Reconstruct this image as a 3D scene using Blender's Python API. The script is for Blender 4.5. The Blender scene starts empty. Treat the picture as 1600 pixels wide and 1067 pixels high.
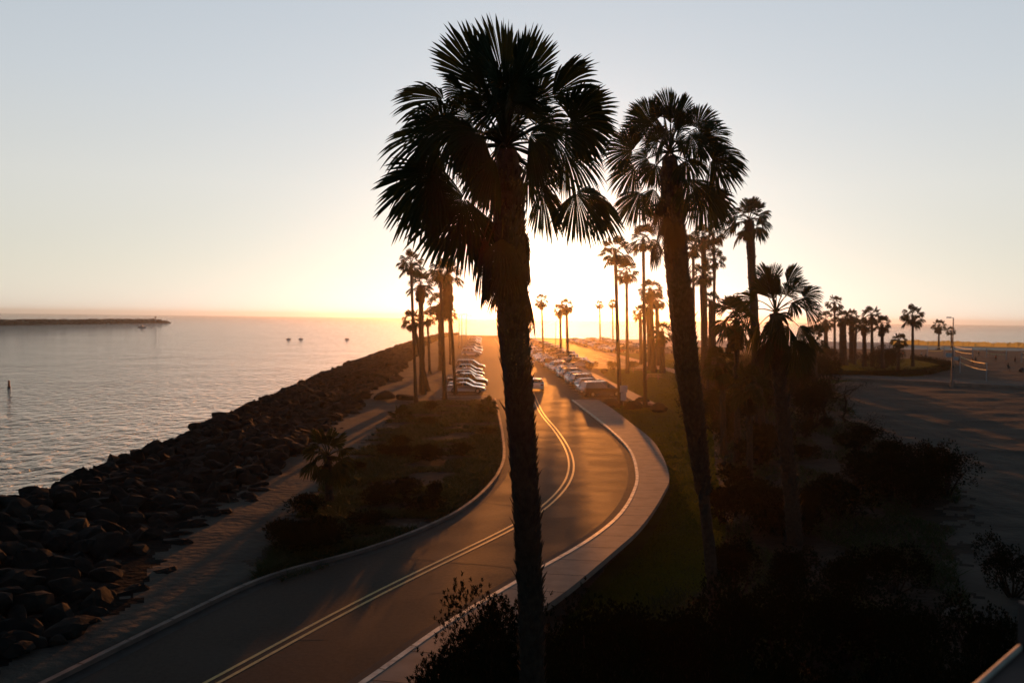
import bpy, bmesh, math, random
import numpy as np
from mathutils import Vector, Matrix
R = math.radians
SC = bpy.context.scene
COL = SC.collection

# ------------------------------------------------------------------ camera
F = 1400.0; CAMZ = 9.0
PITCH = math.atan(36.5 / F); ROLL = math.radians(0.68)
cam = bpy.data.cameras.new('camera'); camo = bpy.data.objects.new('camera', cam); COL.objects.link(camo)
cam.sensor_width = 36; cam.lens = 36 * F / 1600; cam.clip_start = 0.05; cam.clip_end = 60000
CM = Matrix.Rotation(math.pi/2 - PITCH, 4, 'X') @ Matrix.Rotation(ROLL, 4, 'Z')
CM.translation = Vector((0, 0, CAMZ))
camo.matrix_world = CM
cam.dof.use_dof = True; cam.dof.focus_distance = 15.5; cam.dof.aperture_fstop = 1.7
SC.camera = camo
CR = np.array(CM.to_3x3())

def ray(px, py):
    return CR @ np.array([(px-800)/F, -(py-533.5)/F, -1.0])
def U(px, py, z=0.0):                     # pixel -> point on the horizontal plane z
    d = ray(px, py); t = (z-CAMZ)/d[2]
    return np.array([d[0]*t, d[1]*t, z])
def W(px, py, D):                         # pixel -> point at distance D down the view
    d = ray(px, py); t = D/d[1]
    return np.array([d[0]*t, D, CAMZ+d[2]*t])

# ------------------------------------------------------------------ sun, sky, exposure
SUNPX = (880, 418)
sd = ray(*SUNPX); sd = sd/np.linalg.norm(sd)
SUN_EL = math.asin(sd[2]); SUN_AZ = math.atan2(sd[0], sd[1])
sun = bpy.data.lights.new('sun', 'SUN'); suno = bpy.data.objects.new('sun', sun); COL.objects.link(suno)
sun.energy = 3.7; sun.angle = R(0.6); sun.color = (1.0, 0.30, 0.045)
suno.rotation_euler = Vector(-sd).to_track_quat('-Z', 'Y').to_euler()
world = bpy.data.worlds.new('World'); SC.world = world; world.use_nodes = True
nt = world.node_tree; nt.nodes.clear()
def N(nt, t, **k):
    n = nt.nodes.new(t)
    for a, b in k.items(): setattr(n, a, b)
    return n
def math_(nt, op, a, b=None, clamp=False):
    n = nt.nodes.new('ShaderNodeMath'); n.operation = op; n.use_clamp = clamp
    for i, v in enumerate((a, b)):
        if v is None: continue
        if isinstance(v, (int, float)): n.inputs[i].default_value = v
        else: nt.links.new(v, n.inputs[i])
    return n.outputs[0]
def ramp(nt, fac, stops, interp='LINEAR'):
    n = nt.nodes.new('ShaderNodeValToRGB'); n.color_ramp.interpolation = interp
    e = n.color_ramp.elements
    while len(e) < len(stops): e.new(0.5)
    for i, (p, c) in enumerate(stops):
        e[i].position = p; e[i].color = (c[0], c[1], c[2], 1)
    nt.links.new(fac, n.inputs[0]); return n.outputs[0]
def addc(nt, a, b, mode='ADD', fac=1.0):
    n = nt.nodes.new('ShaderNodeMix'); n.data_type = 'RGBA'; n.blend_type = mode
    n.inputs[0].default_value = fac if isinstance(fac, (int, float)) else 0
    if not isinstance(fac, (int, float)): nt.links.new(fac, n.inputs[0])
    for i, v in ((6, a), (7, b)):
        if isinstance(v, tuple): n.inputs[i].default_value = (*v, 1)
        else: nt.links.new(v, n.inputs[i])
    return n.outputs[2]
sky = N(nt, 'ShaderNodeTexSky'); sky.sky_type = 'NISHITA'; sky.sun_disc = False
sky.sun_elevation = SUN_EL; sky.sun_rotation = SUN_AZ
sky.air_density = 1.0; sky.dust_density = 0.4; sky.ozone_density = 2.0
bg1 = N(nt, 'ShaderNodeBackground'); bg1.inputs[1].default_value = 0.05
hs_ = N(nt, 'ShaderNodeHueSaturation'); hs_.inputs['Saturation'].default_value = .45; nt.links.new(sky.outputs[0], hs_.inputs['Color']); nt.links.new(hs_.outputs[0], bg1.inputs[0])
tc = N(nt, 'ShaderNodeTexCoord')
sep = N(nt, 'ShaderNodeSeparateXYZ'); nt.links.new(tc.outputs['Generated'], sep.inputs[0])
dot = N(nt, 'ShaderNodeVectorMath', operation='DOT_PRODUCT'); nt.links.new(tc.outputs['Generated'], dot.inputs[0])
dot.inputs[1].default_value = tuple(sd)
ang = math_(nt, 'ARCCOSINE', dot.outputs['Value'])            # angle from the sun (rad)
elev = math_(nt, 'ARCSINE', sep.outputs[2])
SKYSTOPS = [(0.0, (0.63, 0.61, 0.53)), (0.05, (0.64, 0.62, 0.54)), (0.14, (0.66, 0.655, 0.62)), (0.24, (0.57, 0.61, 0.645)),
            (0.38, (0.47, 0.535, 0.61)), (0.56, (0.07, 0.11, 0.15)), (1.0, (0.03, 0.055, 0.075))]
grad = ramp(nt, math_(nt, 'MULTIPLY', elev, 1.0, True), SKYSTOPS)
# haze brightening round the sun
def lobe(amp, wdt, col):
    q = math_(nt, 'DIVIDE', ang, wdt); q = math_(nt, 'POWER', q, 2.0); q = math_(nt, 'MULTIPLY', q, -1.0)
    e = math_(nt, 'EXPONENT', q); e = math_(nt, 'MULTIPLY', e, amp)
    n = nt.nodes.new('ShaderNodeCombineColor')
    for i in range(3): nt.links.new(math_(nt, 'MULTIPLY', e, col[i]), n.inputs[i])
    return n.outputs[0]
LOBES = [(0.08, 0.42, (1.0, 0.95, 0.90)), (0.16, 0.10, (1.0, 0.92, 0.78)), (2.2, 0.055, (1.0, 0.82, 0.5))]
tot = grad
for a, w_, c in LOBES: tot = addc(nt, tot, lobe(a, w_, c))
# sky away from the sun darkened and tinted blue to deepen and cool shadows
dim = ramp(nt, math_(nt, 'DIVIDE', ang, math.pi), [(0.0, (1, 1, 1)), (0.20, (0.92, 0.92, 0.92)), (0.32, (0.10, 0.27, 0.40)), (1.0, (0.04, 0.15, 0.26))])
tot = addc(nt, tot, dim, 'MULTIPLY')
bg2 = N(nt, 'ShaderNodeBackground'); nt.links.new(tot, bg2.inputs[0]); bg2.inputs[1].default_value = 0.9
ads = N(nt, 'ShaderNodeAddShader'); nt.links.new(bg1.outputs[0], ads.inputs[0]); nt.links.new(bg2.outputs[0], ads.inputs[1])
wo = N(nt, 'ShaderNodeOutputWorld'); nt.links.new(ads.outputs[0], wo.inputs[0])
SC.view_settings.view_transform = 'Standard'; SC.view_settings.look = 'None'
SC.view_settings.exposure = 0.0; SC.view_settings.gamma = 1.0
SC.render.engine = 'CYCLES'
cy = SC.cycles
cy.use_denoising = True; cy.max_bounces = 6; cy.diffuse_bounces = 2; cy.glossy_bounces = 3
cy.transmission_bounces = 4; cy.volume_bounces = 0; cy.transparent_max_bounces = 6
cy.caustics_reflective = False; cy.caustics_refractive = False; cy.sample_clamp_indirect = 4.0; cy.sample_clamp_direct = 12.0

# ------------------------------------------------------------------ materials
def mat(name, col, rough=0.8, spec=0.3, noise=None, bump=None, metal=0.0, trans=0.0, coat=0.0, nscale=1.0, objrand=False):
    m = bpy.data.materials.new(name); m.use_nodes = True; t = m.node_tree
    b = t.nodes['Principled BSDF']; b.inputs['Roughness'].default_value = rough
    b.inputs['Specular IOR Level'].default_value = spec; b.inputs['Metallic'].default_value = metal
    b.inputs['Coat Weight'].default_value = coat
    b.inputs['Base Color'].default_value = (*col, 1)
    if noise or bump:
        g = N(t, 'ShaderNodeNewGeometry'); src = g.outputs['Position']
        if objrand:
            tcn = N(t, 'ShaderNodeTexCoord'); src = tcn.outputs['Object']
    if noise:                                             # (scale, other colour, contrast lo, hi)
        sc, c2, lo, hi = noise
        n = N(t, 'ShaderNodeTexNoise'); n.inputs['Scale'].default_value = sc; n.inputs['Detail'].default_value = 5
        t.links.new(src, n.inputs['Vector'])
        r = ramp(t, n.outputs['Fac'], [(lo, col), (hi, c2)])
        t.links.new(r, b.inputs['Base Color'])
    if bump:
        sc, st, dist = bump
        n = N(t, 'ShaderNodeTexNoise'); n.inputs['Scale'].default_value = sc; n.inputs['Detail'].default_value = 4
        t.links.new(src, n.inputs['Vector'])
        bp = N(t, 'ShaderNodeBump'); bp.inputs['Strength'].default_value = st; bp.inputs['Distance'].default_value = dist
        t.links.new(n.outputs['Fac'], bp.inputs['Height']); t.links.new(bp.outputs[0], b.inputs['Normal'])
    if trans > 0:
        out = t.nodes['Material Output']; tr = N(t, 'ShaderNodeBsdfTranslucent')
        tr.inputs[0].default_value = (col[0]*1.6, col[1]*1.9, col[2]*0.9, 1)
        mx = N(t, 'ShaderNodeMixShader'); mx.inputs[0].default_value = trans
        t.links.new(b.outputs[0], mx.inputs[1]); t.links.new(tr.outputs[0], mx.inputs[2]); t.links.new(mx.outputs[0], out.inputs[0])
    return m
M = {}
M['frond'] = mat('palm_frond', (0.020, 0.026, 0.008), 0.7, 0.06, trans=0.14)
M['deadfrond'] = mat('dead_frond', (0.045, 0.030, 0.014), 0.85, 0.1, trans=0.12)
M['trunk'] = mat('palm_trunk', (0.030, 0.022, 0.016), 0.9, 0.1, (9, (0.055, 0.042, 0.03), .35, .7), (14, .8, .03), objrand=True)
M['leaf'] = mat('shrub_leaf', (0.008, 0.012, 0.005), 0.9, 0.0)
M['twig'] = mat('twig', (0.025, 0.018, 0.012), 0.9, 0.1)
M['grass'] = mat('grass_blades', (0.062, 0.066, 0.012), 0.7, 0.1, trans=0.5)
M['cover'] = mat('ground_cover', (0.022, 0.034, 0.009), 0.6, 0.2, trans=0.25)
M['lawn'] = mat('lawn_soil', (0.032, 0.038, 0.009), 0.95, 0.03, (0.6, (0.05, 0.062, 0.012), .35, .65), (5, .6, .05))
M['soil'] = mat('soil', (0.020, 0.015, 0.010), 0.95, 0.1, (0.9, (0.045, 0.032, 0.02), .4, .65), (4, .9, .1))
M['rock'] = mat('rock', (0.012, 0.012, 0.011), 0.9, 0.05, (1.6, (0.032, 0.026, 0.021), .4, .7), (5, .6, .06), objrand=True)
M['concrete'] = mat('concrete', (0.32, 0.22, 0.165), 0.75, 0.15, (1.5, (0.23, 0.155, 0.115), .35, .7), (30, .3, .01))
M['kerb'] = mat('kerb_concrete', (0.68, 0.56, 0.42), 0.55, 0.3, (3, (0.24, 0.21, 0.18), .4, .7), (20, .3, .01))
M['kerb_dark'] = mat('dark_kerb', (0.20, 0.13, 0.10), 0.7, 0.2, (1.5, (0.10, 0.07, 0.06), .4, .7), (20, .3, .01))  # left kerb in a darker, reddish tone
M['gutter'] = mat('gutter_concrete', (0.06, 0.055, 0.05), 0.85, 0.1, (2, (0.04, 0.037, 0.034), .35, .7), (25, .3, .01))
M['sand'] = mat('sand', (0.11, 0.09, 0.07), 0.95, 0.05, (0.35, (0.07, 0.058, 0.048), .35, .7), (2.8, 1.0, .09))
M['beach'] = mat('beach_sand', (0.55, 0.42, 0.28), 0.6, 0.4, (0.05, (0.40, 0.30, 0.2), .35, .7), (.6, 1.0, .5))
M['yellow'] = mat('yellow_paint', (0.62, 0.36, 0.07), 0.55, 0.25, (7, (0.34, 0.2, 0.05), .45, .75))
M['white'] = mat('white_paint', (0.5, 0.48, 0.44), 0.5, 0.5, (5, (0.3, 0.28, 0.26), .45, .75))
M['patch'] = mat('patched_asphalt', (0.022, 0.018, 0.015), 0.7, 0.06, (6, (0.036, 0.028, 0.022), .4, .6), (20, .4, .01))
M['rubble'] = mat('rubble_ground', (0.008, 0.008, 0.008), 0.95, 0.02, (2.5, (0.018, 0.015, 0.013), .4, .7), (4, .8, .1))
M['tar'] = mat('tar', (0.012, 0.011, 0.011), 0.8, 0.2)
M['metal'] = mat('grey_metal', (0.12, 0.12, 0.12), 0.5, 0.5, metal=0.3)
M['wood'] = mat('wood', (0.16, 0.11, 0.07), 0.7, 0.3, (6, (0.1, 0.07, 0.045), .4, .6))
M['signback'] = mat('sign_metal', (0.42, 0.42, 0.42), 0.5, 0.4)
M['net'] = mat('net_tape', (0.6, 0.5, 0.36), 0.6, 0.3, trans=0.3)
M['glass'] = mat('car_glass', (0.015, 0.017, 0.018), 0.06, 0.8, coat=0.5)
M['tyre'] = mat('tyre', (0.012, 0.012, 0.012), 0.85, 0.2)
M['rim'] = mat('rim', (0.3, 0.3, 0.3), 0.35, 0.5, metal=0.8)
M['lamp_glass'] = mat('headlight_glass', (0.5, 0.5, 0.48), 0.1, 0.7, coat=0.5)
M['red_glass'] = mat('taillight_glass', (0.35, 0.01, 0.01), 0.15, 0.6)
M['black_trim'] = mat('black_trim', (0.015, 0.015, 0.015), 0.5, 0.4)
M['skin'] = mat('skin', (0.25, 0.14, 0.09), 0.6, 0.3)
M['orange'] = mat('orange_marker', (0.45, 0.10, 0.04), 0.6, 0.3)
M['boat'] = mat('boat_hull', (0.55, 0.53, 0.5), 0.4, 0.4)
M['parapet'] = mat('parapet_plaster', (0.13, 0.085, 0.07), 0.8, 0.1, (3, (0.10, 0.07, 0.06), .4, .6), (40, .2, .004))
M['dark_post'] = mat('dark_post', (0.02, 0.02, 0.022), 0.6, 0.3)
PAINT = {}
for k, c, mt in (('silver', (.36, .36, .37), .7), ('white', (.62, .61, .58), 0), ('black', (.012, .012, .014), .1), ('grey', (.10, .10, .11), .6),
                 ('blue', (.03, .05, .12), .4), ('red', (.16, .015, .012), .3), ('beige', (.32, .27, .20), .4), ('green', (.03, .06, .045), .4), ('maroon', (.07, .012, .012), .3)):
    PAINT[k] = mat('car_paint_' + k, c, 0.28, 0.5, metal=mt, coat=1.0)

# asphalt: fine aggregate bump, wheel-track wear
def asphalt():
    m = bpy.data.materials.new('asphalt'); m.use_nodes = True; t = m.node_tree; b = t.nodes['Principled BSDF']
    g = N(t, 'ShaderNodeNewGeometry').outputs['Position']
    n1 = N(t, 'ShaderNodeTexNoise'); n1.inputs['Scale'].default_value = .35; n1.inputs['Detail'].default_value = 6; t.links.new(g, n1.inputs['Vector'])
    n2 = N(t, 'ShaderNodeTexNoise'); n2.inputs['Scale'].default_value = 7; n2.inputs['Detail'].default_value = 8; n2.inputs['Roughness'].default_value = .7; t.links.new(g, n2.inputs['Vector'])
    c = ramp(t, n1.outputs['Fac'], [(.3, (.034, .024, .018)), (.7, (.060, .043, .031))])
    c2 = ramp(t, n2.outputs['Fac'], [(.3, (.6, .6, .6)), (.7, (1.3, 1.3, 1.3))])
    t.links.new(addc(t, c, c2, 'MULTIPLY'), b.inputs['Base Color'])
    rr = N(t, 'ShaderNodeMapRange'); t.links.new(n1.outputs['Fac'], rr.inputs[0]); rr.inputs[3].default_value = .56; rr.inputs[4].default_value = .88
    t.links.new(rr.outputs[0], b.inputs['Roughness']); b.inputs['Specular IOR Level'].default_value = .05
    bp = N(t, 'ShaderNodeBump'); bp.inputs['Strength'].default_value = .55; bp.inputs['Distance'].default_value = .012
    t.links.new(n2.outputs['Fac'], bp.inputs['Height']); t.links.new(bp.outputs[0], b.inputs['Normal'])
    return m
M['asphalt'] = asphalt()
def watermat():
    m = bpy.data.materials.new('sea_water'); m.use_nodes = True; t = m.node_tree; b = t.nodes['Principled BSDF']
    g = N(t, 'ShaderNodeNewGeometry').outputs['Position']
    b.inputs['Base Color'].default_value = (.010, .022, .030, 1); b.inputs['Roughness'].default_value = .05; b.inputs['IOR'].default_value = 1.45; b.inputs['Specular Tint'].default_value = (.84, .96, 1, 1)
    hs = []
    for sc, ax, amp, det in ((.8, (1, .6, 1), .95, 6), (.12, (1, .6, 1), .8, 3), (.015, (.5, 1, 1), 2.0, 2)):
        mp = N(t, 'ShaderNodeMapping'); mp.inputs['Scale'].default_value = ax; mp.inputs['Rotation'].default_value = (0, 0, R(20)); t.links.new(g, mp.inputs[0])
        n = N(t, 'ShaderNodeTexNoise'); n.inputs['Scale'].default_value = sc; n.inputs['Detail'].default_value = det; t.links.new(mp.outputs[0], n.inputs['Vector'])
        hs.append(math_(t, 'MULTIPLY', n.outputs['Fac'], amp))
    h = math_(t, 'ADD', math_(t, 'ADD', hs[0], hs[1]), hs[2])
    bp = N(t, 'ShaderNodeBump'); bp.inputs['Strength'].default_value = 1.0; bp.inputs['Distance'].default_value = 4.0
    t.links.new(h, bp.inputs['Height']); t.links.new(bp.outputs[0], b.inputs['Normal'])
    return m
M['water'] = watermat()

# ------------------------------------------------------------------ object helpers
class MB:
    def __init__(s): s.v = []; s.f = []; s.mi = []
    def add(s, v, f, mi=0):
        o = len(s.v); s.v.extend([tuple(map(float, p)) for p in v]); s.f.extend([tuple(o+i for i in q) for q in f]); s.mi.extend([mi]*len(f))
    def box(s, c, d, rot=None, mi=0, taper=1.0):
        x, y, z = d[0]/2, d[1]/2, d[2]/2
        vs = [Vector((sx*x*(taper if sz > 0 else 1), sy*y*(taper if sz > 0 else 1), sz*z)) for sz in (-1, 1) for sx, sy in ((-1, -1), (1, -1), (1, 1), (-1, 1))]
        if rot is not None: vs = [rot @ v for v in vs]
        s.add([v+Vector(c) for v in vs], [(0, 3, 2, 1), (4, 5, 6, 7), (0, 1, 5, 4), (1, 2, 6, 5), (2, 3, 7, 6), (3, 0, 4, 7)], mi)
    def tube(s, pts, rad, n=8, mi=0, cap=True):
        pts = [np.array(p, float) for p in pts]; rings = []
        for i, p in enumerate(pts):
            a = pts[min(i+1, len(pts)-1)]-pts[max(i-1, 0)]; a /= (np.linalg.norm(a)+1e-9)
            u = np.cross(a, (0, 1, 0)) if abs(a[1]) < .9 else np.cross(a, (1, 0, 0)); u /= np.linalg.norm(u); w = np.cross(a, u)
            r = rad[i] if hasattr(rad, '__len__') else rad
            rings.append([p+r*(math.cos(2*math.pi*k/n)*u+math.sin(2*math.pi*k/n)*w) for k in range(n)])
        f = [(i*n+k, i*n+(k+1) % n, (i+1)*n+(k+1) % n, (i+1)*n+k) for i in range(len(pts)-1) for k in range(n)]
        if cap: f += [tuple(range(n-1, -1, -1)), tuple((len(pts)-1)*n+k for k in range(n))]
        s.add([p for r_ in rings for p in r_], f, mi)
    def mesh(s, name, mats, smooth=False):
        me = bpy.data.meshes.new(name); me.from_pydata(s.v, [], s.f)
        for m in (mats if isinstance(mats, (list, tuple)) else [mats]): me.materials.append(m)
        if any(s.mi): me.polygons.foreach_set('material_index', s.mi)
        if smooth: me.polygons.foreach_set('use_smooth', [True]*len(me.polygons))
        me.update(); return me
    def build(s, name, mats, parent=None, smooth=False):
        return link(name, s.mesh(name, mats, smooth), parent)
def link(name, data, parent=None):
    o = bpy.data.objects.new(name, data); COL.objects.link(o)
    if parent is not None: o.parent = parent
    return o
def tag(o, label=None, cat=None, group=None, kind=None):
    if label: o['label'] = label
    if cat: o['category'] = cat
    if group: o['group'] = group
    if kind: o['kind'] = kind
    return o
def empty(name, loc, rz=0):
    o = bpy.data.objects.new(name, None); COL.objects.link(o); o.location = tuple(map(float, loc)); o.rotation_euler = (0, 0, rz); o.empty_display_size = .3
    return o
def copy_tree(o, parent=None):
    c = o.copy(); COL.objects.link(c)
    if parent is not None: c.parent = parent
    for ch in list(o.children): copy_tree(ch, c)
    return c
def smooth_line(pts, step):
    P = [np.array(p[:2], float) for p in pts]; P = [2*P[0]-P[1]]+P+[2*P[-1]-P[-2]]; out = []
    for i in range(1, len(P)-2):
        n = max(2, int(np.linalg.norm(P[i+1]-P[i])/step))
        for k in range(n):
            t = k/n; a, b, c, d = P[i-1:i+3]
            out.append(.5*((2*b)+(c-a)*t+(2*a-5*b+4*c-d)*t*t+(-a+3*b-3*c+d)*t**3))
    out.append(P[-2]); out = np.array(out)
    for _ in range(3):
        out[1:-1] = .25*out[:-2]+.5*out[1:-1]+.25*out[2:]
    return out
def offset(L, d):
    t = np.gradient(L, axis=0); t /= np.linalg.norm(t, axis=1)[:, None]
    return L+d*np.stack([t[:, 1], -t[:, 0]], 1)           # +d = to the right of travel
def strip(A, B, z, name, m, kind='structure'):            # sheet between two lines with equally many points
    mb = MB(); n = len(A)
    mb.add([(*p, z) for p in A]+[(*p, z) for p in B], [(i, i+1, n+i+1, n+i) for i in range(n-1)])
    return tag(mb.build(name, m), kind=kind)
def prism(A, B, z0, z1, name, m, kind='structure', parent=None):
    mb = MB(); n = len(A)
    v = [(*p, z1) for p in A]+[(*p, z1) for p in B]+[(*p, z0) for p in A]+[(*p, z0) for p in B]
    f = []
    for i in range(n-1):
        f += [(i, i+1, n+i+1, n+i), (i, 2*n+i, 2*n+i+1, i+1), (n+i, n+i+1, 3*n+i+1, 3*n+i)]
    f += [(0, n, 3*n, 2*n), (n-1, 3*n-1, 4*n-1, 2*n-1)]
    mb.add(v, f); return tag(mb.build(name, m, parent), kind=kind)
def resample(L, n):
    s = np.concatenate([[0], np.cumsum(np.linalg.norm(np.diff(L, axis=0), axis=1))]); q = np.linspace(0, s[-1], n)
    return np.stack([np.interp(q, s, L[:, 0]), np.interp(q, s, L[:, 1])], 1)
def inpoly(x, y, P):
    c = np.zeros(x.shape, bool); n = len(P)
    for i in range(n):
        x1, y1 = P[i][:2]; x2, y2 = P[(i+1) % n][:2]
        if y1 == y2: continue
        c ^= ((y1 > y) != (y2 > y)) & (x < (x2-x1)*(y-y1)/(y2-y1)+x1)
    return c
def dist_line(x, y, P, closed=True):
    d = np.full(x.shape, 1e9); n = len(P)
    for i in range(n if closed else n-1):
        x1, y1 = P[i][:2]; x2, y2 = P[(i+1) % n][:2]; dx, dy = x2-x1, y2-y1; L = dx*dx+dy*dy+1e-9
        t = np.clip(((x-x1)*dx+(y-y1)*dy)/L, 0, 1); d = np.minimum(d, np.hypot(x-x1-t*dx, y-y1-t*dy))
    return d
_r = np.random.RandomState(5)
_W = [(_r.uniform(0, 6.28), _r.uniform(0, 6.28)) for _ in range(40)]
def wob(x, y, lam, k0=0, n=5):                            # smooth pseudo-noise, about -1..1
    s = 0
    for i in range(n):
        a, p = _W[(k0+i) % 40]; k = 2*math.pi/(lam*(0.6+.25*i)); s = s+np.sin(k*(x*math.cos(a)+y*math.sin(a))+p)
    return s/n*1.6
def LP(u, v, z=0.0):                                      # car-park coordinates: u across, v along
    return np.array([u-0.036*(v-100), v, z])

# ------------------------------------------------------------------ setting: lines traced on the ground
def G(l, z=0.0): return [U(a, b, z) for a, b in l]
kr = G([(430, 1162), (570, 1067), (700, 975), (805, 912), (860, 881), (920, 845), (963, 810), (986, 775), (993, 742), (980, 702), (945, 667), (911, 640), (893, 626)])
kl = G([(-240, 1230), (90, 1065), (250, 985), (420, 905), (560, 866), (655, 832), (725, 797), (770, 757), (789, 720), (787, 680), (780, 645), (775, 624)])
cy_ = G([(120, 1180), (330, 1067), (560, 942), (700, 873), (804, 822), (853, 790), (884, 757), (893, 728), (886, 700), (868, 672), (845, 643)])
swo = G([(560, 1180), (690, 1067), (800, 985), (880, 932), (960, 865), (1003, 825), (1036, 775), (1045, 742), (1022, 693), (985, 662), (958, 641), (935, 626)])
KR = resample(smooth_line(kr, .5), 240); KL = resample(smooth_line(kl, .5), 240)
CY = smooth_line([tuple(p) for p in cy_]+[tuple(LP(2.9, v)) for v in (112, 140, 180, 240, 330, 400)], 1.0)
SWO = resample(smooth_line(swo, .5), 240)
lot_pts = [KL[-1], LP(-8.6, 95), LP(-8.6, 395), LP(50, 395), LP(50, 236), LP(29, 236), LP(29, 162), LP(13.2, 162), LP(13.2, 98), KR[-1]]
road_poly = [tuple(p[:2]) for p in KR]+[tuple(p[:2]) for p in lot_pts[::-1][1:-1]]+[tuple(p) for p in KL[::-1]]
strip(KL, KR, 0.0, 'road', M['asphalt'])
def flat(poly, z, name, m):
    mb = MB(); mb.add([(p[0], p[1], z) for p in poly], [tuple(range(len(poly)))]); return tag(mb.build(name, m), kind='structure')
for i, (u0, u1, v0, v1) in enumerate(((-8.6, 13.2, 98.5, 163), (-8.6, 29, 163, 236), (-8.6, 50, 236, 395))):
    flat([LP(u0, v0), LP(u1, v0), LP(u1, v1), LP(u0, v1)], 0, 'car_park_asphalt', M['asphalt'])
flat([tuple(KL[-1]), LP(-8.6, 98.5), LP(13.2, 98.5), tuple(KR[-1])][::-1] if 0 else [tuple(KL[-1]), tuple(KR[-1]), LP(13.2, 98.5), LP(-8.6, 98.5)], 0.0, 'car_park_entrance', M['asphalt'])
KRi = offset(KR, -0.0); KRo = offset(KR, .17); KLo = offset(KL, -.17)
SWi = offset(KR, .175)
prism(KR, KRo, -.1, .13, 'kerb_right', M['kerb']); prism(KLo, KL, -.1, .13, 'kerb_left', M['kerb_dark'])
strip(offset(KR, -.42), KR, .004, 'gutter_right', M['gutter']); strip(KL, offset(KL, .42), .004, 'gutter_left', M['gutter'])
prism(SWi, SWO, -.1, .118, 'sidewalk', M['concrete'])
for k in range(2, 238, 5):                                # joints in both kerbs
    for L_a, L_b in ((KR, KRo), (KLo, KL)):
        t = L_a[min(k+1, 239)]-L_a[k-1]; t = t/np.linalg.norm(t)*.02; mb = MB()
        mb.add([(*(L_a[k]-t), .134), (*(L_b[k]-t), .134), (*(L_b[k]+t), .134), (*(L_a[k]+t), .134)], [(0, 1, 2, 3)]); tag(mb.build('kerb_joint', M['tar']), kind='structure')
for (x0, y0, w_, l_) in ((880, 800, 1.3, 2.6), (700, 905, 1.1, 3.2), (905, 720, 1.0, 5.5), (480, 985, 1.2, 1.6)):      # old patched cuts
    P = U(x0, y0); mb = MB(); c_ = [(P[0]-w_/2, P[1]-l_/2), (P[0]+w_/2, P[1]-l_/2+.1), (P[0]+w_/2, P[1]+l_/2), (P[0]-w_/2+.05, P[1]+l_/2)]
    mb.add([(*p, .0025) for p in c_], [(0, 1, 2, 3)]); tag(mb.build('road_patch', M['patch']), kind='structure')
for k in range(4, 238, 6):                                # joints across the sidewalk
    a, b = SWi[k], SWO[k]; mb = MB(); t = (KR[min(k+1, 239)]-KR[k-1]); t = t/np.linalg.norm(t)*.02
    mb.add([(*(a-t), .122), (*(b-t), .122), (*(b+t), .122), (*(a+t), .122)], [(0, 1, 2, 3)]); tag(mb.build('sidewalk_joint', M['tar']), kind='structure')
for d in (-.15, .15): strip(offset(CY, d-.055), offset(CY, d+.055), .008, 'yellow_line', M['yellow'])
for a, b in (((585, 868), (800, 886)), ((700, 757+20), (800, 790)), ((842, 779), (880, 783)), ((905, 690), (960, 694))):  # tar-filled cracks
    A = U(*a); B = U(*b); n = 14; L = np.array([A[:2]+(B-A)[:2]*i/n for i in range(n+1)]); L = L+_r.normal(0, .05, L.shape)
    strip(offset(L, -.03), offset(L, .03), .006, 'road_crack', M['tar'])
wa = [np.array([LP(13.3, v)[:2] for v in np.linspace(97, 165, 30)]), np.array([LP(15.2, v)[:2] for v in np.linspace(94, 165, 30)])]
prism(wa[0], wa[1], -.1, .12, 'walkway', M['concrete'])
wb = [np.array([LP(29.1, v)[:2] for v in np.linspace(150, 236, 30)]), np.array([LP(31.6, v)[:2] for v in np.linspace(150, 236, 30)])]
prism(wb[0], wb[1], -.1, .12, 'walkway', M['concrete'])
for row, vs, u0, u1 in (('a', range(101, 161, 4), 8, 13), ('b', range(101, 380, 4), -8, -2.6), ('c', range(170, 385, 4), 13.3, 18), ('d', range(170, 385, 4), 8, 13), ('e', range(240, 385, 4), 30, 35)):
    mb = MB()
    for v in vs:
        p, q = LP(u0, v, .006), LP(u1, v+1.6, .006)
        mb.add([p, q, q+np.array([0, .12, 0]), p+np.array([0, .12, 0])], [(0, 1, 2, 3)])
    tag(mb.build('parking_lines', M['white']), kind='structure')
mb = MB()                                                 # faded arrows and bars on the right aisle
for v in (178, 184, 190, 197, 204, 212, 222): 
    for u in (21.5, 25.0): mb.box(LP(u+.3*math.sin(v), v, .006), (1.6, .5, .004))
tag(mb.build('road_markings', M['white']), kind='structure')

# land outline (crest of the rocks on the left, beach at the far end)
crest_px = [(0, 792), (100, 757), (210, 716), (270, 694), (370, 646), (470, 604), (560, 568), (640, 537), (677, 525.5), (702, 521.5)]
crest = [U(a, b, .4) for a, b in crest_px]
crest = [np.array([-23.5, -60, 0]), np.array([-24.2, 10, 0])]+crest
far = [U(a, b, 0) for a, b in [(760, 524), (900, 526), (1100, 529), (1300, 531), (1430, 532.5), (1600, 535), (1900, 540), (2600, 552)]]
LAND = [tuple(p[:2]) for p in crest+far]+[(700, -60)]
lawn_poly = G([(850, 965), (925, 872), (975, 825), (1012, 775), (1018, 738), (995, 692), (955, 658), (915, 630), (972, 610), (930, 573), (1015, 566), (1100, 556), (1240, 570), (1150, 612), (1112, 650), (1118, 720), (1135, 800), (1120, 870), (1000, 960)])
bed_poly = G([(380, 925), (430, 860), (470, 800), (540, 720), (600, 665), (640, 632), (680, 626), (776, 628), (784, 650), (790, 720), (765, 770), (720, 800), (560, 870)])
dirt_poly = G([(1112, 650), (1150, 612), (1240, 590), (1300, 600), (1345, 660), (1400, 720), (1500, 770), (1490, 860), (1520, 950), (1570, 1067), (1500, 1400), (700, 1400), (760, 1030), (905, 935), (1120, 870), (1135, 800)])
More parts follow.
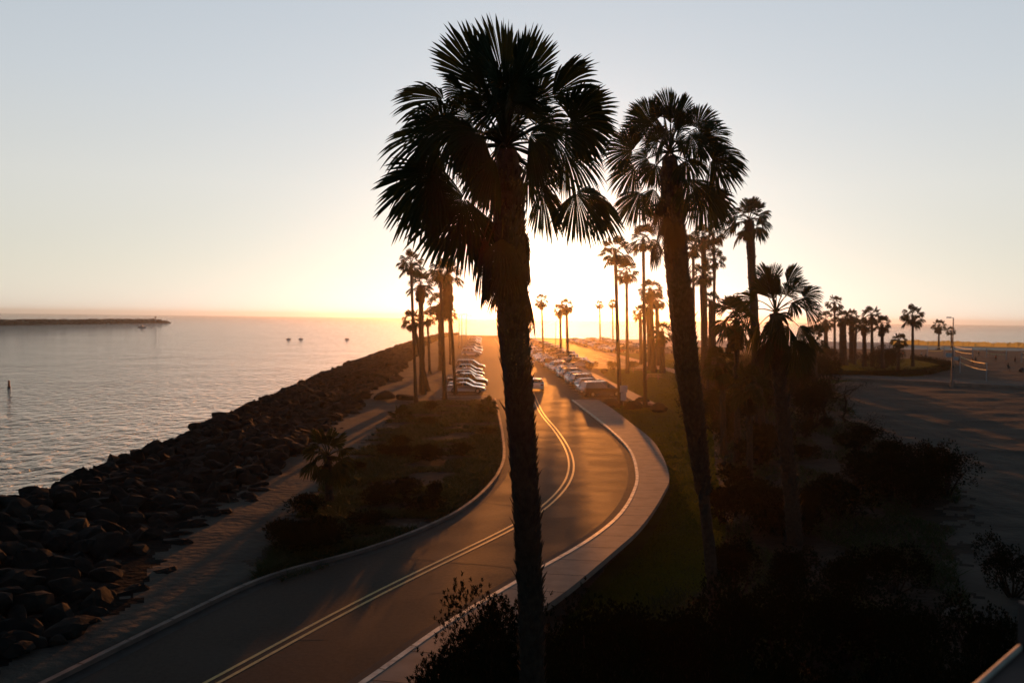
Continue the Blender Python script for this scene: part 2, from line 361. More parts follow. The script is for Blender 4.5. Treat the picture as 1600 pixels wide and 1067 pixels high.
isle_poly = G([(1225, 568), (1330, 562), (1440, 561), (1478, 574), (1440, 588), (1225, 590)])
right_grass = [LP(15.2, 100), LP(32, 150), LP(31.6, 236), LP(50, 236), LP(75, 230), LP(70, 150), LP(34, 118)]
def height(x, y):
    ins = inpoly(x, y, LAND); s = dist_line(x, y, LAND); s = np.where(ins, s, -s)
    dr = dist_line(x, y, road_poly); dr = np.where(inpoly(x, y, road_poly), -dr, dr)
    ds = dist_line(x, y, [tuple(p) for p in SWO], False)
    k = np.clip((dr-.25)/.5, 0, 1); k = k*k*(3-2*k)
    onwalk = inpoly(x, y, [tuple(p) for p in SWi]+[tuple(p) for p in SWO[::-1]])
    u_ = x+.036*(y-100); onw2 = ((u_ > 12.5) & (u_ < 16) & (y > 90) & (y < 167)) | ((u_ > 28) & (u_ < 33) & (y > 146) & (y < 238))
    kn = k*np.clip(np.minimum(dr, ds)/3, 0, 1)*(~onwalk)*(~onw2)
    lawn = inpoly(x, y, lawn_poly) | inpoly(x, y, right_grass) | inpoly(x, y, isle_poly)
    z = -.06+k*.155+kn*(.03*wob(x, y, 5)+.01*wob(x, y, 1.7, 7))
    sandr = np.clip((x-14-.1*y)/6, 0, 1)*(~lawn)*np.clip(k, 0, 1)
    fade = np.clip((s-10)/30, 0, 1)
    z = z+sandr*fade*(.10*wob(x, y, 9, 11)+.04*wob(x, y, 2.3, 17)+.02*wob(x, y, 1.1, 23))
    # sandy berm along the far beach
    Bp = [U(1380, 541)[:2], U(1500, 541)[:2], U(1620, 543)[:2], U(1900, 550)[:2]]
    db = dist_line(x, y, Bp, False); z = z+.5*np.exp(-(db/16)**2)*(y > 200)
    left = x < 0
    edge = np.where(left & (y < 520), np.clip(s/3.0, 0, 1), np.clip(s/45, 0, 1))
    z = np.where(ins, z*edge-(1-edge)*np.where(left & (y < 520), .25, 2.4), np.maximum(-.25-(-s)*.62, -5))
    z = np.where(ins | (left & (y < 520)), z, -2.4-np.clip(-s, 0, 40)*.07)
    return z
# one polar sheet of ground round the viewpoint, reaching every shore
th = np.concatenate([np.linspace(-180, -48, 40)[:-1], np.linspace(-48, 48, 640), np.linspace(48, 180, 40)[1:-1]])
rr = np.concatenate([[.5], np.geomspace(4, 1500, 620)])
TH, RR = np.meshgrid(np.radians(th), rr); GX = RR*np.sin(TH); GY = RR*np.cos(TH); GZ = height(GX, GY)
nr, na = GX.shape; idx = np.arange(nr*na).reshape(nr, na)
a = idx[:-1]; b = idx[1:]; an = np.roll(a, -1, 1); bn = np.roll(b, -1, 1)
Q = np.stack([a, an, bn, b], -1).reshape(-1, 4)
V = np.stack([GX, GY, GZ], -1).reshape(-1, 3)
cen = V[Q].mean(1); keep = cen[:, 2] > -4.2; Q = Q[keep]; cen = cen[keep]
cx, cyy = cen[:, 0], cen[:, 1]
zl = inpoly(cx, cyy, lawn_poly) | inpoly(cx, cyy, right_grass) | inpoly(cx, cyy, isle_poly)
jx, jy = cx+.8*wob(cx, cyy, 3, 3), cyy+1.5*wob(cx, cyy, 4, 9)
jx, jy = jx+.5*wob(cx, cyy, .9, 21), jy+.7*wob(cx, cyy, 1.3, 25)
zs = (inpoly(jx, jy, bed_poly) | inpoly(jx, jy, dirt_poly)) & ~zl
def sheet(name, m, sel):
    q = Q[sel]; used, inv = np.unique(q, return_inverse=True); q = inv.reshape(-1, 4)
    me = bpy.data.meshes.new(name); me.from_pydata(V[used].tolist(), [], q.tolist()); me.materials.append(m)
    me.polygons.foreach_set('use_smooth', [True]*len(me.polygons)); me.update()
    return tag(link(name, me), kind='structure')
sheet('lawn_ground', M['lawn'], zl); sheet('soil_ground', M['soil'], zs); zb = ~(zl | zs) & (cyy > 300) & (cx > 40)
def inner(y): return np.where(np.asarray(y) < 130, np.maximum(0, 2.6-.13*np.abs(np.asarray(y)-27.))+9.6+.4*np.sin(np.asarray(y)*.11)+.4*np.sin(np.asarray(y)*.31), np.maximum(5.5, 9.6-(np.asarray(y)-130.)*.03))
zr = ~(zl | zs | zb) & (cx < -4) & (cyy < 480) & (dist_line(cx, cyy, [tuple(p[:2]) for p in crest], False)+.5*wob(cx, cyy, 2, 30) < inner(cyy)-1.2)
sheet('rubble_ground', M['rubble'], zr)
sheet('sand_ground', M['sand'], ~(zl | zs | zb | zr)); sheet('beach_sand', M['beach'], zb)
def gz(x, y): return float(height(np.array([float(x)]), np.array([float(y)]))[0])
def gzs(P): return height(P[:, 0], P[:, 1])
WZ = -2.5
mb = MB(); mb.add([(-6000, -1000, WZ), (6000, -1000, WZ), (6000, 7500, WZ), (-6000, 7500, WZ)], [(0, 1, 2, 3)]); tag(mb.build('sea_water', M['water']), kind='structure')
# boardwalk with its low edge wall on the right
bw = smooth_line([U(*p) for p in [(1235, 590), (1290, 593), (1400, 599), (1500, 604), (1600, 609), (1800, 620)]], 3)
bwo = smooth_line([U(*p) for p in [(1235, 584), (1290, 586), (1400, 591), (1500, 595), (1600, 599), (1800, 609)]], 3)
n_ = 50; bw = resample(bw, n_); bwo = resample(bwo, n_)
prism(bw, bwo, -.3, .30, 'boardwalk_path', M['gutter'])
e = prism(offset(bw, .35), offset(bw, .01), -.3, .55, 'edge_wall', M['concrete'], kind=None)
tag(e, 'low concrete edge wall running along the boardwalk above the sand', 'wall')

# ------------------------------------------------------------------ palms
def unit(v): return v/(np.linalg.norm(v)+1e-9)
UP = np.array([0, 0, 1.0])
def frond(mb, hub, d, lp, L, nseg, rows, roll, droop, rng, spread=215, sag=.12, pet_r=.016, pet_n=5, petiole=True):
    d = unit(np.array(d, float)); pts = [np.array(hub)+d*lp*t-UP*sag*lp*t*t for t in np.linspace(0, 1, pet_n)]
    if petiole: mb.tube(pts, [pet_r*1.4*(1-.5*t) for t in np.linspace(0, 1, pet_n)], 4, cap=False)
    a = unit(pts[-1]-pts[-2]); p = pts[-1]
    s = np.cross(a, UP)
    if np.linalg.norm(s) < .15: s = np.array([0, 1.0, 0])
    s = unit(s); n = unit(np.cross(s, a))
    s, n = s*math.cos(roll)+n*math.sin(roll), n*math.cos(roll)-s*math.sin(roll)
    dth = math.radians(spread)/nseg
    for i in range(nseg):
        q = (i+.5)/nseg*2-1; thh = q*math.radians(spread)/2+rng.gauss(0, dth*.18)
        di = a*math.cos(thh)+s*math.sin(thh); di = unit(di-n*.18*abs(math.sin(thh)))
        Li = L*(.60+.40*math.cos(q*1.35))*rng.uniform(.92, 1.05); wv = unit(np.cross(di, n)); tw = rng.gauss(0, .35)
        dr = droop*rng.uniform(.7, 1.35); v = []
        for r in rows:
            c = p+di*Li*r-UP*Li*(dr*.28*r*r+dr*1.25*max(0, r-.52)**2)-n*Li*.06*r*r
            if r > .5: c = c+wv*Li*.10*tw*(r-.5)
            w = r*math.tan(dth/2)*1.15*Li if r <= .78 else .78*math.tan(dth/2)*1.14*Li*max(0, (1-r)/.22)**.8
            h = n*w*.55*(1 if i % 2 else -1)
            v += [c-wv*w+h, c+wv*w-h] if r < 1 else [c]
        m_ = len(rows); f = [(2*k, 2*k+1, 2*k+3, 2*k+2) for k in range(m_-2)]
        f.append((2*(m_-2), 2*(m_-2)+1, 2*(m_-1)))
        mb.add(v, f)
def trunk_mesh(pts, rad, rng, nring=40, nside=14, boots=0, boot_len=.2, boot_from=0, boot_to=1, lump=.04):
    P = np.array(pts); s = np.concatenate([[0], np.cumsum(np.linalg.norm(np.diff(P, axis=0), axis=1))]); q = np.linspace(0, s[-1], nring)
    C = np.stack([np.interp(q, s, P[:, k]) for k in range(3)], 1); 
    for _ in range(2): C[1:-1] = .25*C[:-2]+.5*C[1:-1]+.25*C[2:]
    Rr = np.interp(q, s, rad); mb = MB(); n = nside
    v = []; 
    for i in range(nring):
        for k in range(n):
            r = Rr[i]*(1+rng.uniform(-lump, lump)*1.5+lump*math.sin(i*2.1)); t = 2*math.pi*k/n
            v.append(C[i]+np.array([math.cos(t)*r, math.sin(t)*r, 0]))
    f = [(i*n+k, i*n+(k+1) % n, (i+1)*n+(k+1) % n, (i+1)*n+k) for i in range(nring-1) for k in range(n)]
    f += [tuple((nring-1)*n+k for k in range(n))]
    mb.add(v, f)
    for j in range(boots):                                # old leaf bases
        t = boot_from+(boot_to-boot_from)*(j+.5)/boots; qq = t*s[-1]; an = j*2.39996+rng.uniform(-.2, .2)
        c = np.array([np.interp(qq, q, C[:, k]) for k in range(3)]); r = np.interp(qq, q, Rr)
        o = np.array([math.cos(an), math.sin(an), 0]); sd_ = np.array([-math.sin(an), math.cos(an), 0])
        bl = boot_len*rng.uniform(.5, 1.25); w = boot_len*.36*rng.uniform(.7, 1.2); out = rng.uniform(.45, 1.05)
        if rng.random() < .04: bl *= 1.4; out *= 1.2
        b0 = c+o*(r*.93); tip = b0+UP*bl+o*bl*out*.6+sd_*rng.uniform(-.3, .3)*w
        th_ = boot_len*.12
        mb.add([b0-sd_*w, b0+sd_*w, b0+sd_*w*.4+UP*bl*.55+o*(bl*.3*out+th_), b0-sd_*w*.4+UP*bl*.55+o*(bl*.3*out+th_), tip+sd_*w*.12, tip-sd_*w*.12, b0+o*th_*1.3-UP*.02],
               [(0, 6, 3), (6, 1, 2), (6, 2, 3), (3, 2, 4, 5), (0, 3, 5), (1, 4, 2), (0, 5, 4, 1)])
    return mb
ROWS_HI = [.04, .2, .4, .6, .78, .86, .94, 1.0]; ROWS_MD = [.05, .35, .76, .88, 1.0]; ROWS_LO = [.08, .74, 1.0]
def shaft(D, line, zb=None):                              # trunk line given as picture points at one distance, run down to the ground
    P = [W(x, y, D) for x, y in line]; a, b = P[-2], P[-1]
    x = b[0]+(a[0]-b[0])/(a[2]-b[2]+1e-9)*(0-b[2]) if b[2] > .1 else b[0]
    g = gz(x, D)
    if b[2] > .1: P.append(np.array([x, D, g-.15]))
    else: P[-1] = np.array([b[0], D, g-.15])
    return P[::-1]
def hero_palm(D, line, rad, fans, label, seed, boots, L=1.0, lp=.95, boot_len=.2, extra=12, skirts=10, hub=None, boot_from=.0, spike=8, scale=1.0, skz=(.2, .9)):
    rng = random.Random(seed); P = shaft(D, line); base = P[0]; rad = [rad[-1]*1.1]*(len(P)-len(rad))+list(rad[::-1])
    root = empty('palm_tree', base); tag(root, label, 'palm tree')
    off = lambda q: [p-base for p in q]
    trunk_mesh(off(P), rad, rng, 90, 18, boots, boot_len, boot_from, .97).build('trunk', M['trunk'], root)
    H = (W(*hub, D)-base) if hub else P[-1]-base
    for (bx_, by_, tx_, ty_, depth, sprd, dr) in fans:    # (leaf-stalk end, leaf tip) as seen in the picture, with its own depth
        pb = W(bx_, by_, D)-base; pb[1] += depth; pt = W(tx_, ty_, D)-base; pt[1] += depth*1.5+rng.uniform(-.25, .25)
        pb = pt+(pb-pt)*.78; sprd = min(215, sprd*1.42)
        mb = MB(); pp = [H+(pb-H)*t+UP*.10*np.linalg.norm(pb-H)*math.sin(t*3.14) for t in np.linspace(0, 1, 6)]
        mb.tube(pp, [.022*scale*(1-.5*t) for t in np.linspace(0, 1, 6)], 4, cap=False)
        a_ = pt-pb; L_ = np.linalg.norm(a_)*rng.uniform(1.0, 1.12)
        r_ = rng.choice((-1, 1))*rng.uniform(.75, 1.5)
        frond(mb, pb-unit(a_)*.06, unit(a_)+UP*.25*dr, .06, L_, max(24, int(sprd/3.0)), ROWS_HI, r_, dr*rng.uniform(.8, 1.3), rng, sag=0, spread=sprd, petiole=False)
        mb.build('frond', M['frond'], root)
    for i in range(extra):                                # fronds towards and away from the viewer
        az = rng.uniform(0, 6.283) if i % 3 else rng.choice([1.57, -1.57])+rng.gauss(0, .5); el = rng.uniform(-.6, .9)
        d = np.array([math.cos(az)*math.cos(el)*.75, math.sin(az)*math.cos(el), math.sin(el)])
        mb = MB(); frond(mb, H+UP*rng.uniform(-.15, .1), d, lp*rng.uniform(.6, .95), L*rng.uniform(.8, .95), 44, ROWS_HI, rng.uniform(-.8, .8), rng.uniform(.5, 1.0), rng, pet_r=.016*scale)
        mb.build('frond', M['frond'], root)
    for i in range(spike):                                # young upright leaves
        az = rng.uniform(0, 6.283); el = rng.uniform(1.15, 1.5)
        d = np.array([math.cos(az)*math.cos(el), math.sin(az)*math.cos(el), math.sin(el)])
        mb = MB(); frond(mb, H, d, lp*rng.uniform(.55, .9), L*rng.uniform(.75, .95), 36, ROWS_HI, rng.uniform(-1.5, 1.5), .12, rng, spread=rng.uniform(70, 150), pet_r=.016*scale)
        mb.build('frond', M['frond'], root)
    for i in range(skirts):                               # dead fronds folded down against the trunk
        az = 6.283*i/skirts+rng.uniform(-.3, .3); z0 = rng.uniform(.15, .75)*scale; r0 = .22*scale
        z0 = rng.uniform(*skz); hb = H-UP*z0+np.array([math.cos(az), math.sin(az), 0])*r0*.6
        d = np.array([math.cos(az)*.42, math.sin(az)*.42, -1])
        mb = MB(); frond(mb, hb, d, lp*rng.uniform(.3, .6), L*rng.uniform(.6, .85), 34, ROWS_HI, rng.uniform(-.5, .5), .35, rng, spread=rng.uniform(70, 120), sag=.2, pet_r=.014*scale)
        mb.build('dead_frond', M['deadfrond'], root)
    return root
fansA = [(788, 165, 785, 22, 0, 110, .05), (770, 160, 702, 42, .1, 62, .15), (805, 165, 842, 45, -.1, 66, .1), (775, 170, 752, 62, .4, 120, .15), (800, 170, 815, 62, -.4, 120, .15), (785, 180, 768, 88, -.8, 150, .2),
 (843, 168, 934, 86, 0, 105, .35), (832, 162, 868, 84, .4, 100, .3), (866, 190, 970, 163, .1, 130, .35), (870, 203, 958, 212, -.4, 125, .55), (866, 225, 946, 258, .3, 140, .6), (838, 215, 900, 252, -.8, 150, .6),
 (886, 282, 945, 368, 0, 125, .3), (905, 283, 985, 345, .4, 105, .4), (838, 272, 874, 362, .1, 80, .35), (717, 162, 611, 145, 0, 115, .4), (735, 152, 688, 98, .3, 105, .35), (702, 208, 596, 228, 0, 150, .45),
 (707, 228, 606, 300, .3, 130, .4), (715, 215, 640, 205, -.5, 140, .6), (704, 250, 614, 345, -.2, 90, .3), (748, 288, 650, 388, 0, 140, .25), (750, 294, 695, 402, .4, 110, .3), (763, 345, 750, 462, .1, 50, .1),
 (740, 200, 688, 262, -.9, 150, .6), (762, 218, 738, 292, -1.1, 110, .6), (818, 222, 848, 288, -1.1, 110, .6), (748, 190, 722, 245, .9, 130, .6), (833, 205, 882, 225, .9, 140, .5), (790, 212, 783, 120, .5, 190, .2), (776, 205, 748, 130, -.5, 170, .3), (812, 202, 834, 128, -.3, 170, .3), (752, 205, 700, 160, -.3, 150, .4), (832, 196, 884, 150, .2, 140, .4), (800, 200, 800, 150, -1.1, 190, .3), (770, 235, 720, 300, .6, 130, .5), (815, 240, 862, 300, .6, 120, .5), (760, 225, 705, 235, -.7, 150, .5), (825, 225, 880, 262, .4, 150, .5), (782, 250, 752, 330, -.9, 90, .4)]
hero_palm(14.0, [(792, 235), (793, 300), (798, 420), (802, 520), (812, 640), (820, 760), (826, 880), (830, 980), (832, 1067)],
          [.16, .215, .225, .215, .19, .18, .165, .16, .16], fansA, 'tallest nearest palm tree with a shaggy trunk crossing the whole picture', 11, 3800, L=.80, lp=1.0, boot_len=.15, hub=(790, 228), extra=4, skirts=16, spike=5, skz=(.5, 1.75))
fansB = [(1048, 200, 1045, 132, 0, 120, .1), (1060, 196, 1080, 138, .3, 100, .15), (1028, 205, 984, 158, 0, 125, .25), (1022, 216, 972, 182, .4, 115, .35), (1084, 212, 1108, 156, 0, 110, .25), (1092, 218, 1146, 188, .3, 115, .35),
 (1098, 238, 1168, 245, 0, 140, .45), (1092, 248, 1152, 278, -.4, 120, .5), (1003, 240, 940, 220, 0, 140, .4), (1006, 252, 955, 286, .3, 120, .5), (1008, 288, 972, 345, 0, 115, .35), (1028, 282, 1010, 335, .2, 80, .3),
 (1086, 276, 1124, 345, 0, 120, .4), (1102, 296, 1152, 334, .3, 100, .4), (1066, 272, 1082, 330, -.5, 100, .4), (1030, 218, 1012, 255, -1.0, 130, .5), (1064, 216, 1078, 252, -1.0, 130, .5), (1044, 212, 1050, 165, -.6, 150, .2), (1040, 222, 1022, 180, .5, 160, .3), (1058, 222, 1074, 182, .5, 160, .3), (1046, 225, 1046, 190, -1.0, 190, .3), (1026, 238, 985, 250, .6, 150, .4), (1072, 232, 1112, 222, -.6, 150, .4), (1030, 232, 1000, 210, -.5, 150, .4), (1062, 245, 1090, 280, .7, 120, .4)]
hero_palm(24.5, [(1046, 245), (1049, 300), (1056, 400), (1066, 500), (1076, 600), (1089, 690), (1100, 780), (1108, 850)],
          [.20, .26, .285, .30, .285, .235, .15, .16], fansB, 'second tall palm tree right of the sidewalk bend, its lower trunk bare and slim', 23, 1900, L=.82, lp=1.0, boot_len=.19, hub=(1047, 238), extra=4, skz=(.4, 2.2), skirts=14, boot_from=.36, spike=4)
fansC = [(1206, 455, 1190, 406, 0, 90, .15), (1213, 455, 1213, 404, .6, 90, .1), (1226, 454, 1246, 407, 0, 85, .15), (1234, 462, 1262, 428, .4, 100, .3), (1246, 470, 1283, 446, 0, 120, .45), (1244, 480, 1280, 486, -.4, 110, .7), (1190, 470, 1140, 462, 0, 90, .6),
 (1186, 482, 1142, 496, .4, 110, .7), (1190, 500, 1164, 545, 0, 100, .6), (1240, 500, 1276, 545, 0, 100, .6), (1196, 515, 1182, 575, -.5, 80, .3), (1232, 515, 1250, 580, -.5, 80, .3), (1216, 470, 1222, 440, -1.0, 120, .4)]
hero_palm(38, [(1212, 490), (1216, 560), (1224, 660), (1238, 790)], [.26, .27, .28, .32], fansC, 'mid-height palm tree with drooping fronds rising from the dark shrubs', 31, 260, L=1.35, lp=1.1, boot_len=.25, hub=(1212, 488), extra=4, skirts=10, scale=1.3, spike=5)

# crowns shared by the palms farther off (unit radius)
def crown_mesh(seed, nf, nseg, rows, el_lo, el_hi, lp=.55, L=.55, roll=.9, droop=.7):
    rng = random.Random(seed); mb = MB()
    for i in range(nf):
        az = i*2.39996+rng.uniform(-.3, .3); t = (i+.5)/nf; el = el_lo+(el_hi-el_lo)*t+rng.gauss(0, .1)
        d = np.array([math.cos(az)*math.cos(el), math.sin(az)*math.cos(el), math.sin(el)])
        frond(mb, np.array([0, 0, 0]), d, lp*rng.uniform(.8, 1.1), L*rng.uniform(.85, 1.1), nseg, rows, rng.uniform(-roll, roll), (droop if el < .9 else .2)*rng.uniform(.7, 1.2), rng, spread=rng.uniform(130, 190), pet_r=.014, pet_n=3)
    return mb.mesh('crown', M['frond'])
CROWN = [crown_mesh(s, 21, 22, ROWS_MD, -.75, 1.45) for s in (1, 2, 3)]
CROWN_S = [crown_mesh(s, 22, 14, ROWS_LO, -1.0, 1.4) for s in (7, 8, 9)]
def skirt_mesh(seed, length, nf):
    rng = random.Random(seed); mb = MB()
    for i in range(nf):
        az = i*2.4; z = -length*rng.uniform(0, .8); r = .05
        d = np.array([math.cos(az)*.35, math.sin(az)*.35, -1])
        frond(mb, np.array([math.cos(az)*r, math.sin(az)*r, z]), d, .18, .38, 10, ROWS_LO, rng.uniform(-.4, .4), .3, rng, spread=90, pet_r=.01, pet_n=3)
    return mb.mesh('skirt', M['deadfrond'])
SKIRT = [skirt_mesh(4, .25, 14), skirt_mesh(5, 1.3, 44)]
pk = [0]
def far_palm(D, crown, cr_px, base_x, wpx, label, group=None, skirt=0, big=False, bend=0):
    pk[0] += 1; k = pk[0]; rng = random.Random(100+k); cx0, cy0 = crown
    top = W(cx0, cy0, D); R0 = cr_px*D/F
    bx = W(base_x, 540, D)[0]; g = gz(bx, D); base = np.array([bx, D, g-.1])
    root = empty('palm_tree', base, 0); tag(root, label, 'palm tree', group)
    r0 = wpx*D/F/2; P = [base+(top-base)*t+np.array([bend*math.sin(t*3.14)*R0*.4, 0, 0])-base for t in np.linspace(0, 1, 8)]
    trunk_mesh(P, [r0*1.45, r0*1.1, r0, r0, r0*.95, r0*.9, r0*.9, r0], rng, 26, 8, 40 if D < 130 else 0, r0*.6, .55, .98, .05).build('trunk', M['trunk'], root)
    c = link('crown', (CROWN if big else CROWN_S)[k % 3], root); c.location = tuple(top-base); c.scale = (R0, R0, R0); c.rotation_euler = (0, 0, rng.uniform(0, 6.28))
    if skirt:
        s = link('dead_fronds', SKIRT[0 if skirt < 2 else 1], root); s.location = tuple(top-base); s.scale = (R0*(1 if skirt < 2 else 1.5), R0*(1 if skirt < 2 else 1.5), R0*(1 if skirt < 2 else (skirt-1)*.75)); s.rotation_euler = (0, 0, rng.uniform(0, 6.28))
    return root
gc = 'palms standing on the lawn beside the car park'
far_palm(67, (1171, 345), 40, 1192, 15, 'palm tree with a heavy crown just right of the two big palms', skirt=1, big=True)
far_palm(94, (1005, 374), 27, 1010, 5.5, 'slender bare-trunked palm on the lawn, right of the palm with the sign', gc, 1, True)
far_palm(99, (961, 393), 29, 970, 6, 'slender palm beside the walkway with white sign panels at its foot', gc, 1, True)
far_palm(148, (979, 425), 20, 981, 5, 'shorter slim palm between the sign palm and its right neighbour', gc, 1)
far_palm(150, (1016, 452), 20, 1023, 7, 'stocky palm just right of the bare-trunked lawn palm', gc, 2)
far_palm(158, (1012, 480), 15, 1017, 7, 'stocky palm partly hidden behind the bare-trunked lawn palm', gc, 1)
far_palm(180, (1000, 490), 15, 1003, 6, 'small round-crowned palm at the far edge of the lawn', gc, 1)
far_palm(150, (1034, 518), 21, 1036, 8, 'squat palm close left of the second tall trunk', gc, 2)
far_palm(175, (1026, 470), 15, 1029, 7, 'faint palm crown above the squat palm', gc, 1)
gm = 'palms clustered between the second tall palm and the heavy-crowned palm'
for D, c, r, bx, w, lb in ((100, (1099, 372), 26, 1105, 9, 'palm with dense crown hard against the second tall trunk'), (104, (1115, 366), 22, 1119, 4.5, 'thin palm topping the cluster beside the second tall trunk'),
                           (110, (1083, 385), 22, 1086, 5, 'palm half hidden behind the second tall trunk'), (96, (1117, 405), 19, 1114, 5, 'palm whose crown hangs below the thin palm in the cluster'),
                           (88, (1097, 430), 20, 1104, 9, 'lower leafy palm within the cluster right of the second tall palm'), (92, (1111, 470), 17, 1110, 8, 'lowest palm of the cluster right of the second tall palm')):
    far_palm(D, c, r, bx, w, lb, gm, 1, True)
gl = 'palms at the head of the left parking row'
for D, c, r, bx, w, lb, sk in ((92, (642, 412), 25, 651, 5, 'leftmost thin palm standing nearest the rock bank', 1), (103, (657, 445), 24, 661, 9, 'thick-trunked palm right of the leftmost thin palm', 2), (108, (645, 500), 20, 670, 6, 'short leaning palm with a low crown near the rock bank', 1),
                           (98, (688, 424), 22, 696, 6, 'thin straight palm left of the skirted palm', 1), (104, (700, 428), 27, 713, 5, 'palm with a long skirt of dead fronds behind the silver coupe', 3.2), (150, (687, 475), 22, 690, 8, 'hazy thick palm behind the left parking row', 2),
                           (170, (701, 490), 15, 704, 3, 'hazy thin palm far up the left parking row', 0), (140, (668, 498), 14, 672, 4, 'small palm crown low between the left-hand trunks', 0)):
    far_palm(D, c, r, bx, w, lb, gl, sk, True)
gf = 'small palms far off among the parked cars'
for D, c, r, bx, w, lb in ((300, (937, 476), 8, 938, 2.6, 'left of two small distant palms at the end of the car park'), (305, (957, 474), 8, 958, 2.6, 'right of two small distant palms at the end of the car park'),
                           (188, (885, 477), 13, 888, 4.5, 'hazy palm standing in the middle of the parked cars'), (225, (875, 484), 12, 877, 4, 'hazy palm just left of the one amid the parked cars'), (196, (846, 470), 12, 850, 3, 'pale palm peeping out right of the nearest trunk')):
    far_palm(D, c, r, bx, w, lb, gf, 2 if D < 290 else 1)
gr = 'palms around the grass island by the beach'
for D, c, r, bx, w, lb, sk in ((190, (1304, 473), 15, 1305, 4, 'tallest palm left of the beach, above the skirted ones', 1), (185, (1317, 497), 15, 1318, 12, 'skirted palm under the tallest beach palm', 3.5), (195, (1331, 494), 13, 1332, 9, 'skirted palm leaning toward the grass island', 3.2), (188, (1338, 508), 11, 1336, 4, 'small palm right of the skirted pair', 1),
                           (178, (1362, 493), 18, 1364, 5, 'bushy palm left of the dark thicket by the grass island', 1), (180, (1350, 508), 14, 1352, 7, 'low palm left of the bushy beach palm', 2), (172, (1378, 507), 16, 1380, 6, 'low palm buried in the dark thicket by the grass island', 2), (168, (1405, 532), 14, 1404, 5, 'short palm beside the lone beach palm', 1),
                           (182, (1426, 494), 21, 1427, 4.5, 'lone clear palm with full crown between the thicket and the volleyball nets', 1), (300, (1467, 508), 12, 1467, 3, 'small far palm in front of the sea left of the lamp post', 2), (320, (1486, 517), 8, 1487, 2.5, 'tiny far palm right behind the lamp post', 1), (240, (1290, 500), 16, 1291, 7, 'palm at the left edge of the beach grove', 2)):
    far_palm(D, c, r, bx, w, lb, gr, sk, D < 190)
def low_palm(x, y, D, r_px, label, group, h_px=30):
    far_palm(D, (x, y), r_px, x, max(6, r_px*.3), label, group, 1, True)
far_palm(42.6, (512, 712), 47, 517, 13, 'small young palm alone on the sandy strip left of the road', None, 1, True)
gy = 'young palms low in the planted bed'
far_palm(78, (627, 652), 24, 627, 6, 'young low palm at the far left corner of the planted bed', gy, 0, True)
far_palm(84, (762, 636), 20, 762, 6, 'young low palm at the kerb end of the planted bed', gy, 0, True)
gd = 'bushy palms in the dark thicket right of the second tall palm'
for D, c, r, lb in ((58, (1150, 500), 42, 'bushy palm whose fronds reach left of the heavy-crowned palm trunk'), (62, (1128, 568), 34, 'low bushy palm at the left of the dark palm thicket'), (52, (1170, 602), 38, 'low bushy palm in the middle of the dark palm thicket'),
                    (110, (1270, 530), 26, 'bushy palm where the thicket meets the beach grove')):
    far_palm(D, c, r, c[0]+6, 10, lb, gd, 2, True)

# ------------------------------------------------------------------ shrubs
def shrub_mesh(seed, n_ros, nleaf, leaf, w=1.0, h=1.0, flat=.0, upright=.6, gap=.0):
    rng = np.random.RandomState(seed); mb = MB(); lobes = []
    for i in range(9):
        a = rng.uniform(0, 6.283); r = rng.uniform(.0, .6); lobes.append((np.array([math.cos(a)*r, math.sin(a)*r, rng.uniform(.35, .75)]), rng.uniform(.25, .42)))
    for (c, r) in lobes:
        q = np.array([c[0]*.15, c[1]*.15, 0]); mid = (q+c)/2+rng.normal(0, .06, 3)
        mb.tube([q*[w, w, h], mid*[w, w, h], c*[w, w, h]], [.03*w, .02*w, .008*w], 5, mi=1)
    for i in range(n_ros):
        c, r = lobes[rng.randint(len(lobes))]; d = rng.normal(0, 1, 3); d /= np.linalg.norm(d)
        d[2] = abs(d[2])*(1 if rng.rand() < .75 else -1)
        p = c+d*r*(rng.uniform(.35, 1.0)**.4)*(1+.09*rng.normal()); p[2] = max(p[2], .02); p = p*[w, w, h]
        ax = unit(d*(1-upright)+UP*upright+rng.normal(0, .25, 3)); t = unit(np.cross(ax, rng.normal(0, 1, 3))); b_ = np.cross(ax, t)
        if rng.rand() < .3: mb.add([p-ax*leaf*2.2-t*.006, p-ax*leaf*2.2+t*.006, p+ax*leaf*.4], [(0, 1, 2)], 1)
        for k in range(nleaf):
            az = k*2.4+rng.uniform(-.3, .3); o = t*math.cos(az)+b_*math.sin(az); tl = rng.uniform(.35, 1.1); ld = unit(ax*math.cos(tl)+o*math.sin(tl)); ll = leaf*rng.uniform(.6, 1.25)
            q = p+ax*leaf*.9*(k/nleaf-.5); sdv = unit(np.cross(ld, ax)+1e-4)*ll*.16
            mb.add([q, q+ld*ll*.5+sdv, q+ld*ll, q+ld*ll*.5-sdv], [(0, 1, 2, 3)])
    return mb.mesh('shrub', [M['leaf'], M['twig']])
SHR = [shrub_mesh(s, 2300, 10, .085, 1.8, 3.2, upright=.72) for s in (1, 2, 3, 4)]     # tall thicket shrubs, metres
SHL = [shrub_mesh(s, 420, 7, .10, 1.0, 1.0, upright=.4) for s in (11, 12, 13)]      # low shrubs, about 1 m
def shrub(proto, x, y, sx, sz, label, group=None, rng=random, cat='shrub', name='shrub'):
    o = link(name, proto); z = gz(x, y); o.location = (x, y, z-.05); o.scale = (sx, sx, sz); o.rotation_euler = (0, 0, rng.uniform(0, 6.28))
    return tag(o, label, cat, group)
rg = random.Random(4)
gth = 'tall leafy shrubs of the thicket below the viewpoint'
pl = []                                                   # (px, py of the top, distance)
